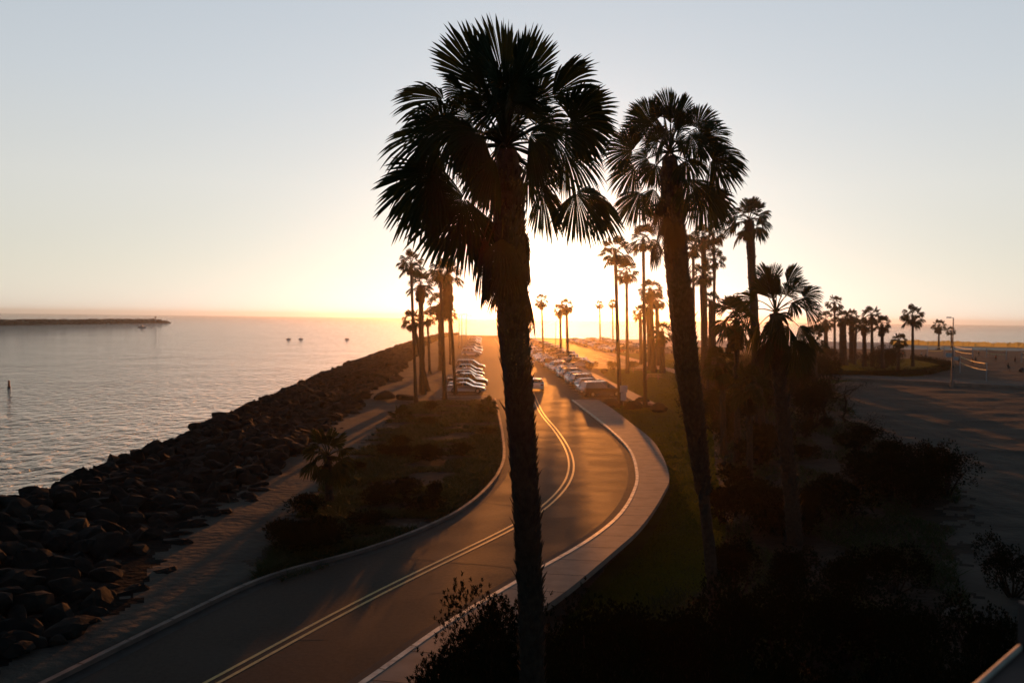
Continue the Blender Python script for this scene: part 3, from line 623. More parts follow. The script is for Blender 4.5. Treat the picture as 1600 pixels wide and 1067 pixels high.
for x, y, D in ((722, 985, 17), (770, 935, 18.5), (760, 1010, 14.5), (812, 945, 17), (865, 945, 19), (905, 893, 22), (940, 862, 22.5), (985, 885, 23), (1030, 890, 24), (1075, 885, 23), (1115, 872, 22), (1160, 862, 24), (1215, 868, 25),
                (1270, 870, 26), (1320, 880, 25), (1380, 900, 24), (1430, 915, 23), (1480, 950, 20), (900, 960, 17), (970, 960, 17.5), (1040, 955, 18), (1110, 950, 18), (1190, 945, 18), (1270, 950, 18.5), (1350, 965, 18), (1420, 985, 17), (1510, 1010, 15),
                (850, 1030, 13.5), (930, 1030, 13.5), (1020, 1025, 13.5), (1110, 1020, 14), (1200, 1020, 14), (1290, 1025, 14), (1380, 1030, 14), (1460, 1045, 13.5), (740, 1060, 13), (1150, 800, 31), (1240, 820, 30), (1330, 830, 29), (1400, 820, 31)):
    P = W(x, y, D); pl.append((P[0], D, P[2]))
for x, y, zt in pl:
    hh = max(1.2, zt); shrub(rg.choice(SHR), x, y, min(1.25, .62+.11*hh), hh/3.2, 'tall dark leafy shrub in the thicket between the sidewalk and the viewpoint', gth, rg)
gms = 'scrubby shrubs on the bare ground right of the lawn'
for i in range(34):
    px_, py_ = rg.uniform(1125, 1400), rg.uniform(640, 820); 
    if px_ > 1300 and py_ < 690: continue
    P = U(px_, py_); shrub(rg.choice(SHL), P[0], P[1], rg.uniform(1.2, 2.3), rg.uniform(.9, 2.0), 'dark scrubby shrub on the bare ground right of the lawn', gms, rg)
gcl = 'tree-like shrubs standing at the edge of the sand'
for x, y, D, lb in ((1385, 700, 47, 'leftmost rounded tree-like shrub at the edge of the grey sand'), (1420, 690, 48, 'tallest rounded tree-like shrub at the edge of the grey sand'), (1455, 695, 47, 'rounded tree-like shrub just right of the tallest one on the sand edge'), (1480, 710, 46, 'rightmost rounded tree-like shrub reaching over the grey sand'), (1435, 720, 44, 'lower rounded shrub in front of the tree-like ones on the sand edge')):
    P = W(x, y, D); shrub(rg.choice(SHR), P[0], D, 1.1, P[2]/3.2, lb, gcl, rg)
for x, y, D, lb in ((1585, 830, 30, 'leafy shrub on the sand at the right picture edge, the farthest of three'), (1540, 900, 23, 'leafy shrub on the sand left of the one at the picture edge'), (1600, 930, 20, 'leafy shrub just above the balcony parapet corner')):
    P = W(x, y, D); shrub(rg.choice(SHR), P[0], D, .8, max(1, P[2])/3.3, lb, 'shrubs at the lower right corner', rg)
# crooked little trees on the sand edge
def crooked_tree(x, D, base_y, top_y, label, seed):
    rng = random.Random(seed); B = U(x, base_y); z0 = gz(B[0], B[1]); root = empty('crooked_tree', (B[0], B[1], z0-.05)); tag(root, label, 'tree', 'crooked little trees at the sand edge')
    Hh = (base_y-top_y)*B[1]/F; tb = MB(); cb = MB()
    p = np.zeros(3); pts = [p.copy()]; 
    for i in range(6): p = p+np.array([rng.uniform(-.35, .35), rng.uniform(-.2, .2), Hh/7]); pts.append(p.copy())
    tb.tube(pts, [.14, .12, .1, .09, .08, .06, .04], 6)
    for i in range(8):
        q = pts[rng.randint(2, 6)]; e = q+np.array([rng.uniform(-1.6, 1.6), rng.uniform(-1, 1), rng.uniform(.1, .3)*Hh]); m_ = (q+e)/2+np.array([0, 0, -.2])
        tb.tube([q, m_, e], [.05, .035, .02], 5)
        for k in range(260):
            c = e+np.array([rng.gauss(0, .42), rng.gauss(0, .42), rng.gauss(0, .22)]); d1 = unit(np.array([rng.gauss(0, 1) for _ in range(3)])); d2 = unit(np.cross(d1, UP+.01))
            l = .09; cb.add([c, c+d1*l*.5+d2*l*.25, c+d1*l, c+d1*l*.5-d2*l*.25], [(0, 1, 2, 3)])
    tb.build('trunk', M['twig'], root); cb.build('crown', M['leaf'], root)
for x, by, ty, lb, s in ((1322, 662, 603, 'crooked little tree standing rightmost on the dark sand', 1), (1286, 655, 596, 'crooked little tree with an S-bent stem on the dark sand', 2), (1255, 645, 592, 'crooked little tree nearest the dark palm thicket', 3), (1335, 700, 655, 'low crooked tree in front of the others at the sand edge', 5)):
    crooked_tree(x, 0, by, ty, lb, s)
# the bed left of the road, thick cover on the island, hedge
gb = 'low shrubs scattered over the planted bed'
for i in range(110):
    px_, py_ = rg.uniform(400, 785), rg.uniform(632, 900) if i < 60 else rg.uniform(760, 905);
    if i >= 60 and px_ > 530: px_ = rg.uniform(400, 530)
    P = U(px_, py_)
    if not inpoly(np.array([P[0]]), np.array([P[1]]), bed_poly)[0]: continue
    if dist_line(np.array([P[0]]), np.array([P[1]]), [tuple(q) for q in KL], False)[0] < 1.2 or math.hypot(px_-514, (py_-775)*.7) < 34: continue
    shrub(rg.choice(SHL), P[0], P[1], rg.uniform(.8, 1.6), rg.uniform(.5, 1.1) if py_ < 740 else rg.uniform(.55, .95), 'low dark shrub in the planted bed left of the road', gb, rg)
for x, y, w_, h_, lb in ((1384, 575, 3.2, 5.5, 'tallest dense dark bush on the grass island by the beach'), (1370, 576, 2.8, 4.0, 'dense dark bush just left of the tallest one on the grass island'), (1396, 573, 2.6, 4.5, 'dense dark bush just right of the tallest one on the grass island'), (1292, 566, 3.0, 4.2, 'dense dark bush at the left end of the grass island'), (1345, 568, 2.2, 2.8, 'lowest dense bush between the skirted palms and the dark thicket')):
    P = U(x, y); shrub(SHR[0], P[0], P[1], w_/1.8, h_/3.3, lb, 'dense bushes among the beach palms', rg)
HL = smooth_line([U(*p) for p in [(1222, 584), (1300, 588), (1380, 588), (1440, 586), (1474, 580), (1482, 574), (1455, 567), (1425, 562)]], 1.0)
HL = resample(HL, 160); hb = MB(); hr = np.random.RandomState(3)
for i in range(9000):
    p = HL[hr.randint(160)]+hr.normal(0, .45, 2); z = hr.uniform(.0, 1.25); d1 = unit(hr.normal(0, 1, 3)); d2 = unit(np.cross(d1, UP)); l = .22
    c = np.array([p[0], p[1], z+.1]); hb.add([c, c+d1*l*.5+d2*l*.3, c+d1*l, c+d1*l*.5-d2*l*.3], [(0, 1, 2, 3)])
A_, B_ = offset(HL, .4), offset(HL, -.4)
for i in range(159): hb.add([(*A_[i], 0), (*A_[i+1], 0), (*A_[i+1], 1.0), (*A_[i], 1.0), (*B_[i], 0), (*B_[i+1], 0), (*B_[i+1], 1.0), (*B_[i], 1.0)], [(0, 1, 2, 3), (4, 5, 6, 7), (3, 2, 6, 7)])
tag(hb.build('hedge', M['leaf']), 'long dark clipped hedge curving round the grass island by the beach', 'hedge')
# dark scrub behind the palm thicket
for i in range(26):
    px_ = rg.uniform(1105, 1300); D = rg.uniform(75, 150); P = W(px_, 540, D)
    shrub(SHR[i % 4], P[0], D, rg.uniform(1.2, 2.0), rg.uniform(.9, 1.7), 'dark bush behind the bushy palms right of the lawn', 'bushes behind the bushy palms', rg)

# grass and ground cover
def blades(name, polys, n, hgt, wid, m, seed, label, avoid=None, maxv=400, spreadk=.6, clump=1):
    r = np.random.RandomState(seed); V_ = []; F_ = []
    for poly in polys:
        P = np.array([p[:2] for p in poly]); lo, hi = P.min(0), P.max(0); lo[1] = max(lo[1], 8)
        u = r.rand(n*6); y = 1/(1/lo[1]+u*(1/hi[1]-1/lo[1])); x = r.uniform(lo[0], hi[0], n*6)   # denser close by
        ok = inpoly(x, y, poly)
        if avoid: ok &= avoid(x, y)
        x, y = x[ok][:n], y[ok][:n]; z = height(x, y); k = len(x); an = r.uniform(0, 3.14, k); sc = np.clip(y/45, .6, 3)**.7
        h = hgt*r.uniform(.5, 1.3, k)*(.7+.6*np.clip(wob(x, y, 4, 2)+.5, 0, 1)); w = wid*sc*r.uniform(.7, 1.3, k); lx, ly = r.normal(0, spreadk, k)*h, r.normal(0, spreadk, k)*h
        o = len(V_); a_ = np.stack([x-np.cos(an)*w, y-np.sin(an)*w, z-.01], 1); b_ = np.stack([x+np.cos(an)*w, y+np.sin(an)*w, z-.01], 1); c_ = np.stack([x+lx, y+ly, z+h], 1)
        vv = np.stack([a_, b_, c_], 1).reshape(-1, 3); F_ += [(o+3*i, o+3*i+1, o+3*i+2) for i in range(k)]; V_ += vv.tolist()
    mb = MB(); mb.v = V_; mb.f = F_; mb.mi = [0]*len(F_)
    return tag(mb.build(name, m), label, kind='stuff')
avoid_walk = lambda x, y: ~inpoly(x, y, [tuple(p) for p in SWi]+[tuple(p) for p in SWO[::-1]]) & ~inpoly(x, y, road_poly) & ~(((x+.036*(y-100) > 12.8) & (x+.036*(y-100) < 15.4)) & (y > 94)) & (dist_line(x, y, [tuple(p) for p in SWO], False) > .1)
tag(blades('lawn_grass', [lawn_poly], 130000, .075, .035, M['grass'], 1, 'short green lawn grass beside the sidewalk', avoid_walk), cat='grass')
tag(blades('island_grass', [isle_poly, right_grass], 14000, .12, .05, M['grass'], 2, 'green grass on the island behind the hedge and beyond the picnic tables', avoid_walk), cat='grass')
tag(blades('ground_cover', [bed_poly], 60000, .20, .03, M['cover'], 3, 'dark green ground cover in the bed left of the road', lambda x, y: (dist_line(x, y, [tuple(p) for p in KL], False) > .3) & (wob(x, y, 5, 20) > -.35), spreadk=1.0), cat='ground cover')
tag(blades('weeds', [dirt_poly], 50000, .28, .03, M['cover'], 5, 'dark weeds over the bare ground right of the lawn', lambda x, y: avoid_walk(x, y) & (wob(x, y, 6, 14) > -.2), spreadk=.9), cat='weeds')

# ------------------------------------------------------------------ rocks
def rock_mesh(seed, rough=1.0):
    r = np.random.RandomState(seed); bm = bmesh.new()
    for i in range(15):
        d = r.normal(0, 1, 3); d /= np.linalg.norm(d); p = d*r.uniform(.8, 1.05)*[.55, .5, .38]; bm.verts.new(p)
    g_ = bmesh.ops.convex_hull(bm, input=bm.verts)
    bmesh.ops.delete(bm, geom=[v for v in bm.verts if not v.link_faces], context='VERTS')
    bmesh.ops.triangulate(bm, faces=bm.faces); bmesh.ops.subdivide_edges(bm, edges=bm.edges, cuts=1)
    bmesh.ops.smooth_vert(bm, verts=bm.verts, factor=.45, use_axis_x=True, use_axis_y=True, use_axis_z=True)
    for v in bm.verts: v.co += Vector(r.normal(0, .012, 3))
    me = bpy.data.meshes.new('boulder'); bm.to_mesh(me); bm.free(); me.materials.append(M['rock']); return me
ROCK = [rock_mesh(s) for s in range(10)]
LN = np.array([p[:2] for p in crest]); CL = resample(LN, 900); tN = np.gradient(CL, axis=0); tN /= np.linalg.norm(tN, axis=1)[:, None]; nN = np.stack([tN[:, 1], -tN[:, 0]], 1)
rk = random.Random(9); cand = []
i = 0
yv = 8.0
while yv < 470:
    k = min(range(900), key=lambda j: abs(CL[j][1]-yv)); size = 1.1 if yv < 120 else 2.0
    s_ = -4.2
    while s_ < inner(yv)-.4:
        p = CL[k]+nN[k]*(s_+rk.uniform(-.4, .4)); yy = yv+rk.uniform(-.6, .6)*size
        if s_ > 4 and yy < 110 and dist_line(np.array([p[0]]), np.array([yy]), [tuple(q) for q in KL], False)[0] < 1.5: s_ += size*.62; continue
        zz = (-.15 if s_ > 8.5 else 0)+(.35-.62*(-s_) if s_ < 0 else .25+.25*math.sin(s_*.4+yv*.2)-.018*s_)+rk.uniform(-.15, .25)
        sc_ = size*rk.uniform(.8, 1.75)*(.9 if s_ > 8.5 else 1)
        cand.append((p[0], yy, zz, sc_, rk.uniform(0, 6.28), rk.uniform(-.5, .5), rk.uniform(-.5, .5), s_)); s_ += size*.62
    yv += size*.78
vis = []
for c in cand:
    az = math.degrees(math.atan2(c[0], c[1])); vis.append((abs(az) < 30.5 and c[7] > -2.2, -c[3]/math.hypot(c[0], c[1])))
order = sorted(range(len(cand)), key=lambda i: (not vis[i][0], vis[i][1]))
ind = set(order[:290]); mbr = MB()
rock_np = []
for me in ROCK:
    co = np.empty(len(me.vertices)*3); me.vertices.foreach_get('co', co); rock_np.append((co.reshape(-1, 3), [tuple(p.vertices) for p in me.polygons]))
rest_v = []; rest_f = []
for i, (x, y, z, s_, a_, b_, c_, so) in enumerate(cand):
    k = i % 10
    if i in ind:
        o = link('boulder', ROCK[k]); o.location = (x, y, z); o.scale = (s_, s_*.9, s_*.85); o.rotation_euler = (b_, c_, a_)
        tag(o, 'dark angular boulder of the bank between the channel and the sandy path', 'boulder', 'boulders piled along the channel')
    else:
        co, fs = rock_np[k]; Rm = np.array(Matrix.Rotation(a_, 3, 'Z') @ Matrix.Rotation(c_, 3, 'Y') @ Matrix.Rotation(b_, 3, 'X'))
        v = (co*[s_, s_*.9, s_*.85]) @ Rm.T+[x, y, z]; o = len(rest_v); rest_v += v.tolist(); rest_f += [tuple(o+q for q in f) for f in fs]
mb = MB(); mb.v = rest_v; mb.f = rest_f; mb.mi = [0]*len(rest_f)
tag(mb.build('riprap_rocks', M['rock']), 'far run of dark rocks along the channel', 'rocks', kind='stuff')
for x, y, s_, lb in ((567, 624, 2.0, 'boulder on the sandy path nearest the rock bank'), (601, 626, 2.6, 'rounded boulder second from the rock bank on the sandy path'), (638, 626, 2.8, 'boulder beside the foot of the leftmost thin palm'), (628, 576, 2.6, 'lone boulder far up the sandy path')):
    P = U(x, y); o = link('boulder', ROCK[x % 10]); o.location = (P[0], P[1], gz(P[0], P[1])+.35); o.scale = (s_, s_*.8, s_*.8); tag(o, lb, 'boulder', 'boulders blocking the sandy path')
for x, y, s_, lb in ((954, 630, 2.6, 'boulder right in front of the dark van'), (986, 634, 2.4, 'boulder beside the sign palm'), (1003, 629, 1.8, 'boulder left of the bare-trunked lawn palm foot'), (1032, 640, 2.4, 'pale rounded boulder right of the bare-trunked lawn palm'), (944, 582, 1.8, 'low boulder at the end of the parking row')):
    P = U(x, y); o = link('boulder', ROCK[(x+3) % 10]); o.location = (P[0], P[1], gz(P[0], P[1])+.3); o.scale = (s_, s_*.8, s_*.9); o.rotation_euler = (0, 0, x*1.3); tag(o, lb, 'boulder', 'boulders along the lawn edge')
for x, y, lb in ((922, 575, 'small round bush at the end of the right parking row'), (959, 578, 'small round bush left of the slim palm'), (986, 576, 'small round bush at the foot of the slim palm')):
    P = U(x, y); shrub(SHL[1], P[0], P[1], 1.8, 1.5, lb, 'round bushes at the lawn end', rg)

# ------------------------------------------------------------------ cars
KIND = {   # side outline: lower body top line, then the glasshouse (x forward, z up), metres
 'sedan': dict(L=4.6, w=1.78, belt=[(-2.3, .55), (-2.28, .85), (-2.1, .98), (-1.45, 1.0), (.75, .93), (1.5, .86), (2.1, .74), (2.3, .55)], cab=[(-1.75, .97), (-1.05, 1.40), (.15, 1.44), (1.0, .92)], win=1),
 'coupe': dict(L=4.5, w=1.76, belt=[(-2.25, .5), (-2.2, .85), (-2.0, .93), (-1.3, .92), (.6, .86), (1.4, .80), (2.1, .66), (2.25, .48)], cab=[(-1.75, .90), (-.85, 1.24), (-.1, 1.28), (.85, .85)], win=1),
 'hatch': dict(L=4.1, w=1.72, belt=[(-2.0, .5), (-2.02, .95), (-1.9, 1.02), (.8, .95), (1.4, .88), (1.95, .72), (2.05, .5)], cab=[(-1.95, 1.0), (-1.6, 1.45), (.1, 1.5), (1.05, .93)], win=1),
 'suv': dict(L=4.7, w=1.88, belt=[(-2.3, .55), (-2.33, 1.05), (-2.25, 1.12), (.75, 1.08), (1.6, 1.02), (2.2, .9), (2.35, .6)], cab=[(-2.25, 1.1), (-1.95, 1.72), (.2, 1.76), (.95, 1.06)], win=1),
 'van': dict(L=4.95, w=1.95, belt=[(-2.45, .5), (-2.48, 1.0), (-2.4, 1.06), (1.1, 1.0), (1.8, .95), (2.35, .8), (2.5, .55)], cab=[(-2.42, 1.04), (-2.2, 1.72), (.35, 1.78), (1.6, .97)], win=1),
 'pickup': dict(L=5.3, w=1.9, belt=[(-2.6, .6), (-2.62, 1.05), (-2.55, 1.08), (-.6, 1.08), (1.2, 1.06), (1.9, 1.0), (2.5, .9), (2.65, .6)], cab=[(-.75, 1.06), (-.6, 1.68), (.55, 1.72), (1.2, 1.05)], win=1),
}
def car_proto(kind):
    K = KIND[kind]; hw = K['w']/2; root = empty('parked_car', (0, 0, -100)); mb = MB()
    prof = [(K['belt'][-1][0]-.05, .28)]+[(K['belt'][0][0]+.05, .28)]+K['belt']       # closed outline of the lower body
    prof = [(K['belt'][0][0]+.08, .25)]+K['belt']+[(K['belt'][-1][0]-.06, .25)]
    n = len(prof); sl = [(-hw*.86, .0, .96), (-hw, .03, 1), (-hw, .03, 1), (0, 0, 1.0), (hw, .03, 1), (hw, .03, 1), (hw*.86, .0, .96)]
    ys = [-hw*.88, -hw*.98, -hw*.6, 0, hw*.6, hw*.98, hw*.88]; zs_ = [.90, .985, 1.02, 1.035, 1.02, .985, .90]; xs = [.95, .985, 1.0, 1.01, 1.0, .985, .95]
    v = []
    for j in range(7):
        for (x, z) in prof: v.append((x*xs[j], ys[j], z if z < .4 else .25+(z-.25)*zs_[j]))
    f = [(j*n+k, j*n+(k+1) % n, (j+1)*n+(k+1) % n, (j+1)*n+k) for j in range(6) for k in range(n)]
    f += [tuple(range(n-1, -1, -1)), tuple(6*n+k for k in range(n))]
    mb.add(v, f)
    c = K['cab']; hb_, ht = hw*.93, hw*.74                # glasshouse: pillars and roof in paint, panes separate
    lo = [c[0], c[3]]; hi = [c[1], c[2]]
    def cp(p, side, t): return (p[0], side*(hb_+(ht-hb_)*t), p[1])
    z0 = c[0][1]-.06
    roof = MB(); vz = []
    for sx in (-1, 1): vz += [cp((c[1][0], c[1][1]), sx, 1), cp((c[2][0], c[2][1]), sx, 1)]
    mx_ = ((c[1][0]+c[2][0])/2, (c[1][1]+c[2][1])/2+.04)
    roof.add([vz[0], vz[1], (mx_[0], 0, mx_[1]), vz[2], vz[3], (c[1][0]-.03, 0, c[1][1]+.03), (c[2][0]+.03, 0, c[2][1]+.03)], [(0, 1, 6, 2), (0, 2, 5), (2, 6, 4), (2, 4, 3), (2, 3, 5)])
    roof.tube([vz[0], vz[1]], .035, 6); roof.tube([vz[2], vz[3]], .035, 6)
    for sx in (-1, 1):
        roof.tube([cp(c[0], sx, 0), vz[0 if sx < 0 else 2]], .045, 6); roof.tube([cp(c[3], sx, 0), vz[1 if sx < 0 else 3]], .035, 6)
        for t in ((.36, .68) if kind in ('van', 'suv') else (.52,)):
            bx_ = c[0][0]+(c[3][0]-c[0][0])*t; tx_ = c[1][0]+(c[2][0]-c[1][0])*t*1.02; roof.tube([(bx_, sx*hb_, c[0][1]+(c[3][1]-c[0][1])*t), (tx_, sx*ht, c[1][1])], .035, 6)
        roof.box((.55 if kind != 'pickup' else .8, sx*(hw+.08), c[3][1]+.06), (.16, .16, .12))
    g = MB(); e = .015
    for sx in (-1, 1):
        q = [cp(c[0], sx, 0), cp(c[3], sx, 0), cp(c[2], sx, 1), cp(c[1], sx, 1)]; q = [(a_, b_-sx*e, z_) for a_, b_, z_ in q]; g.add(q, [(0, 1, 2, 3)])
    g.add([cp(c[0], -1, 0), cp(c[0], 1, 0), cp(c[1], 1, 1), cp(c[1], -1, 1)], [(0, 1, 2, 3)])
    g.add([cp(c[3], -1, 0), cp(c[3], 1, 0), cp(c[2], 1, 1), cp(c[2], -1, 1)], [(0, 1, 2, 3)])
    bo = mb.build('body', PAINT['silver'], root, True); 
    for p_ in bo.data.polygons: p_.use_smooth = True
    rf = roof.build('roof', PAINT['silver'], root); g.build('windows', M['glass'], root)
    wx = K['L']*.30
    for x in (-wx-.05, wx+.08):
        for s in (-1, 1):
            w = MB(); y = s*(hw-.08); pts = [(x, y-.11, .33), (x, y+.11, .33)]
            w.tube(pts, .33, 16); wo_ = w.build('wheel', M['tyre'], root); r_ = MB(); r_.tube([(x, y-.12, .33), (x, y+.12, .33)], .20, 10); r_.build('rim', M['rim'], wo_)
    for s in (-1, 1):
        h = MB(); h.box((K['belt'][-1][0]*.96-.03, s*hw*.68, .62), (.14, .36, .14)); h.build('headlight', M['lamp_glass'], root)
        t = MB(); t.box((K['belt'][0][0]*.985+.03, s*hw*.70, .78), (.12, .34, .15)); t.build('taillight', M['red_glass'], root)
    b = MB(); b.box((K['belt'][-1][0]-.06, 0, .38), (.16, K['w']*.86, .16)); b.build('front_bumper', M['black_trim'] if kind in ('suv', 'pickup') else PAINT['silver'], root)
    b = MB(); b.box((K['belt'][0][0]+.06, 0, .42), (.16, K['w']*.86, .18)); b.build('rear_bumper', M['black_trim'] if kind in ('suv', 'pickup') else PAINT['silver'], root)
    pz = MB(); pz.box((K['belt'][0][0]-.035, 0, .62), (.02, .4, .13)); pz.build('number_plate', M['white'], root)
    if kind == 'pickup':
        bd = MB(); bd.box((-1.6, 0, 1.05), (1.7, 1.55, .12)); bd.build('truck_bed', M['black_trim'], root)
    return root
PROTO = {k: car_proto(k) for k in KIND}; used = set()
def car(kind, paint, P, ang_, label, group=None, cat='car', name='parked_car'):
    if kind not in used: o = PROTO[kind]; used.add(kind)
    else: o = copy_tree(PROTO[kind])
    o.name = name; o.location = tuple(P); o.rotation_euler = (0, 0, ang_); o['label'] = label; o['category'] = cat
    if group: o['group'] = group
    elif 'group' in o: del o['group']
    for ch in o.children:
        if ch.data and ch.data.materials and (ch.name.split('.')[0] in ('body', 'roof') or 'bumper' in ch.name and kind not in ('suv', 'pickup')):
            ch.material_slots[0].link = 'OBJECT'; ch.material_slots[0].material = PAINT[paint]
    return o
car('sedan', 'white', U(838, 611) * [1, 1, 0]+np.array([-.0, 2.2, .005]), R(92), 'white sedan driving away in the road lane beside the nearest trunk', cat='car', name='moving_car')
gA = 'cars parked nose-in along the right of the road'
rowA = [('van', 'black', 'dark minivan at the near end of the right parking row'), ('sedan', 'silver', 'silver sedan directly behind the dark minivan'), ('hatch', 'grey', 'grey hatchback third from the near end of the right row'), ('suv', 'black', 'black off-roader fourth from the near end of the right row'),
        ('sedan', 'silver', 'silver sedan fifth in the right row'), ('hatch', 'white', 'white hatchback sixth in the right row'), ('suv', 'maroon', 'maroon off-roader seventh in the right row'), ('sedan', 'white', 'white sedan eighth in the right row'), ('hatch', 'silver', 'silver hatchback ninth in the right row'),
        ('sedan', 'grey', 'grey sedan tenth in the right row'), ('suv', 'white', 'white off-roader eleventh in the right row'), ('pickup', 'silver', 'silver pickup ending the right row before the gap')]
vA = [104.5, 109.5, 114, 118.5, 123, 127.5, 132, 136.5, 142, 147, 152.5, 158.5]
for (k, c, lb), v in zip(rowA, vA): car(k, c, LP(10.6, v, .005), R(22), lb, gA)
gB = 'cars parked along the left of the road'
rowB = [('coupe', 'silver', 'silver coupe at the near end of the left parking row', 107), ('sedan', 'white', 'white sedan second in the left row', 111.5), ('pickup', 'black', 'black pickup third in the left row', 117), ('sedan', 'green', 'dark green sedan fourth in the left row', 122.5), ('hatch', 'white', 'white wagon fifth in the left row', 128),
        ('sedan', 'maroon', 'dark red sedan sixth in the left row', 135), ('hatch', 'silver', 'silver hatchback seventh in the left row', 144), ('van', 'grey', 'tall grey van ending the nearer stretch of the left row', 154)]
for k, c, lb, v in rowB: car(k, c, LP(-5.1, v, .005), R(-4), lb, gB)
rc = random.Random(12); kinds = ['sedan', 'suv', 'hatch', 'sedan', 'van', 'suv', 'pickup', 'coupe']; cols = ['silver', 'white', 'black', 'grey', 'blue', 'red', 'beige', 'silver', 'white', 'green']
word = {'sedan': 'sedan', 'suv': 'off-roader', 'hatch': 'hatchback', 'van': 'van', 'pickup': 'pickup', 'coupe': 'coupe'}
ORD = ['nearest', 'second', 'third', 'fourth', 'fifth', 'sixth', 'seventh', 'eighth', 'ninth', 'tenth', 'eleventh', 'twelfth', 'thirteenth', 'fourteenth', 'fifteenth', 'sixteenth', 'seventeenth', 'eighteenth']
def far_row(u, v0, v1, step, ang_, where, group, skip=.12, seed=0):
    r = random.Random(seed); v = v0; n = 0
    while v < v1 and n < 18:
        if r.random() > skip:
            k, c = r.choice(kinds), r.choice(cols); car(k, c, LP(u+r.uniform(-.3, .3), v, .005), ang_+r.gauss(0, .03), '%s %s, %s car of the %s' % (c, word[k], ORD[n], where), group); n += 1
        v += step*r.uniform(.92, 1.15)
far_row(10.3, 167, 350, 8.0, R(22), 'middle car park row facing the road', 'cars of the middle car park row on the road side', .05, 1)
far_row(15.8, 168, 350, 8.5, R(158), 'middle car park row facing the aisle', 'cars of the middle car park row on the aisle side', .08, 2)
far_row(33.5, 240, 360, 7.0, R(22), 'right-hand car park row beyond the aisle', 'cars of the right-hand car park row', .05, 3)
far_row(40, 238, 370, 9.0, R(158), 'rearmost car park row on the right', 'cars of the rearmost right car park row', .1, 4)
far_row(46.5, 242, 370, 9.5, R(22), 'outermost car park row by the beach palms', 'cars of the outermost car park row', .1, 6)
far_row(-5.2, 212, 380, 12.0, R(-4), 'far stretch of the left parking row', 'cars far up the left parking row', .15, 5)
car('pickup', 'grey', LP(5.6, 168, .005), R(-88), 'grey pickup coming towards the viewer past the right row', cat='car', name='moving_car')

# ------------------------------------------------------------------ signs, lamps, tables, nets
def lamp_post(x, y0, ytop, label, group=None, arm=1.2):
    P = U(x, y0); g = gz(P[0], P[1]); root = empty('lamp_post', (P[0], P[1], g)); tag(root, label, 'lamp post', group)
    h = (y0-ytop)*P[1]/F; mb = MB(); mb.tube([(0, 0, -.1), (0, 0, h*.5), (0, 0, h)], [.13, .10, .07], 8); mb.build('pole', M['metal'], root)
    mb = MB(); mb.tube([(0, 0, -.05), (0, 0, .9)], [.28, .22], 8); mb.build('base', M['concrete'], root)
    mb = MB(); mb.tube([(0, 0, h), (arm*.5, 0, h+.12), (arm, 0, h+.1)], .04, 6); mb.build('arm', M['metal'], root)
    mb = MB(); mb.box((arm+.25, 0, h+.08), (.6, .3, .16), taper=.7); mb.build('lamp_head', M['metal'], root)
    return root, h
r_, h = lamp_post(1487, 606, 497, 'tall lamp post at the edge wall in front of the volleyball courts', arm=-.9)
mb = MB(); mb.box((-.5, 0, h*.47), (.9, .05, .6)); mb.box((.5, 0, h*.42), (.7, .05, .45)); mb.build('sign_panel', M['signback'], r_)
for x, yt, lb in ((717, 492, 'leftmost of three hazy lamp posts up the left row'), (721, 491, 'middle of three hazy lamp posts up the left row'), (728, 493, 'rightmost of three hazy lamp posts up the left row')):
    lamp_post(x, 545, yt, lb, 'hazy lamp posts up the left row')
lamp_post(868, 545, 502, 'thin hazy lamp post amid the parked cars')
# two-panel sign seen from behind
P = U(974, 629); root = empty('park_sign', (P[0], P[1], gz(P[0], P[1]))); tag(root, 'white two-panel park sign on a post in front of the sign palm', 'sign')
mb = MB(); mb.tube([(0, 0, -.1), (0, 0, 2.3)], .04, 6); mb.build('post', M['metal'], root)
for z, w_, hh in ((1.85, .8, .75), (1.0, .6, .85)): mb = MB(); mb.box((0, -.06, z), (w_, .04, hh)); mb.build('panel', M['signback'], root)
def picnic(x, y, label, rz):
    P = U(x, y); root = empty('picnic_table', (P[0], P[1], gz(P[0], P[1])), rz); tag(root, label, 'table', 'picnic tables on the lawn')
    mb = MB(); 
    for k in range(4): mb.box((0, -.33+.22*k, .76), (2.4, .2, .05))
    mb.build('table_top', M['wood'], root)
    for s in (-1, 1): mb = MB(); mb.box((0, s*.8, .45), (2.4, .28, .05)); mb.build('bench', M['wood'], root)
    for s in (-.8, .8): mb = MB(); mb.box((s, 0, .37), (.1, .5, .74)); mb.box((s, 0, .40), (.1, 1.7, .08)); mb.build('leg', M['wood'], root)
picnic(997, 583, 'picnic table right of the slim palm, the farther of two', R(-3)); picnic(1020, 594, 'picnic table right of the bare-trunked palm, the nearer of two', R(2))
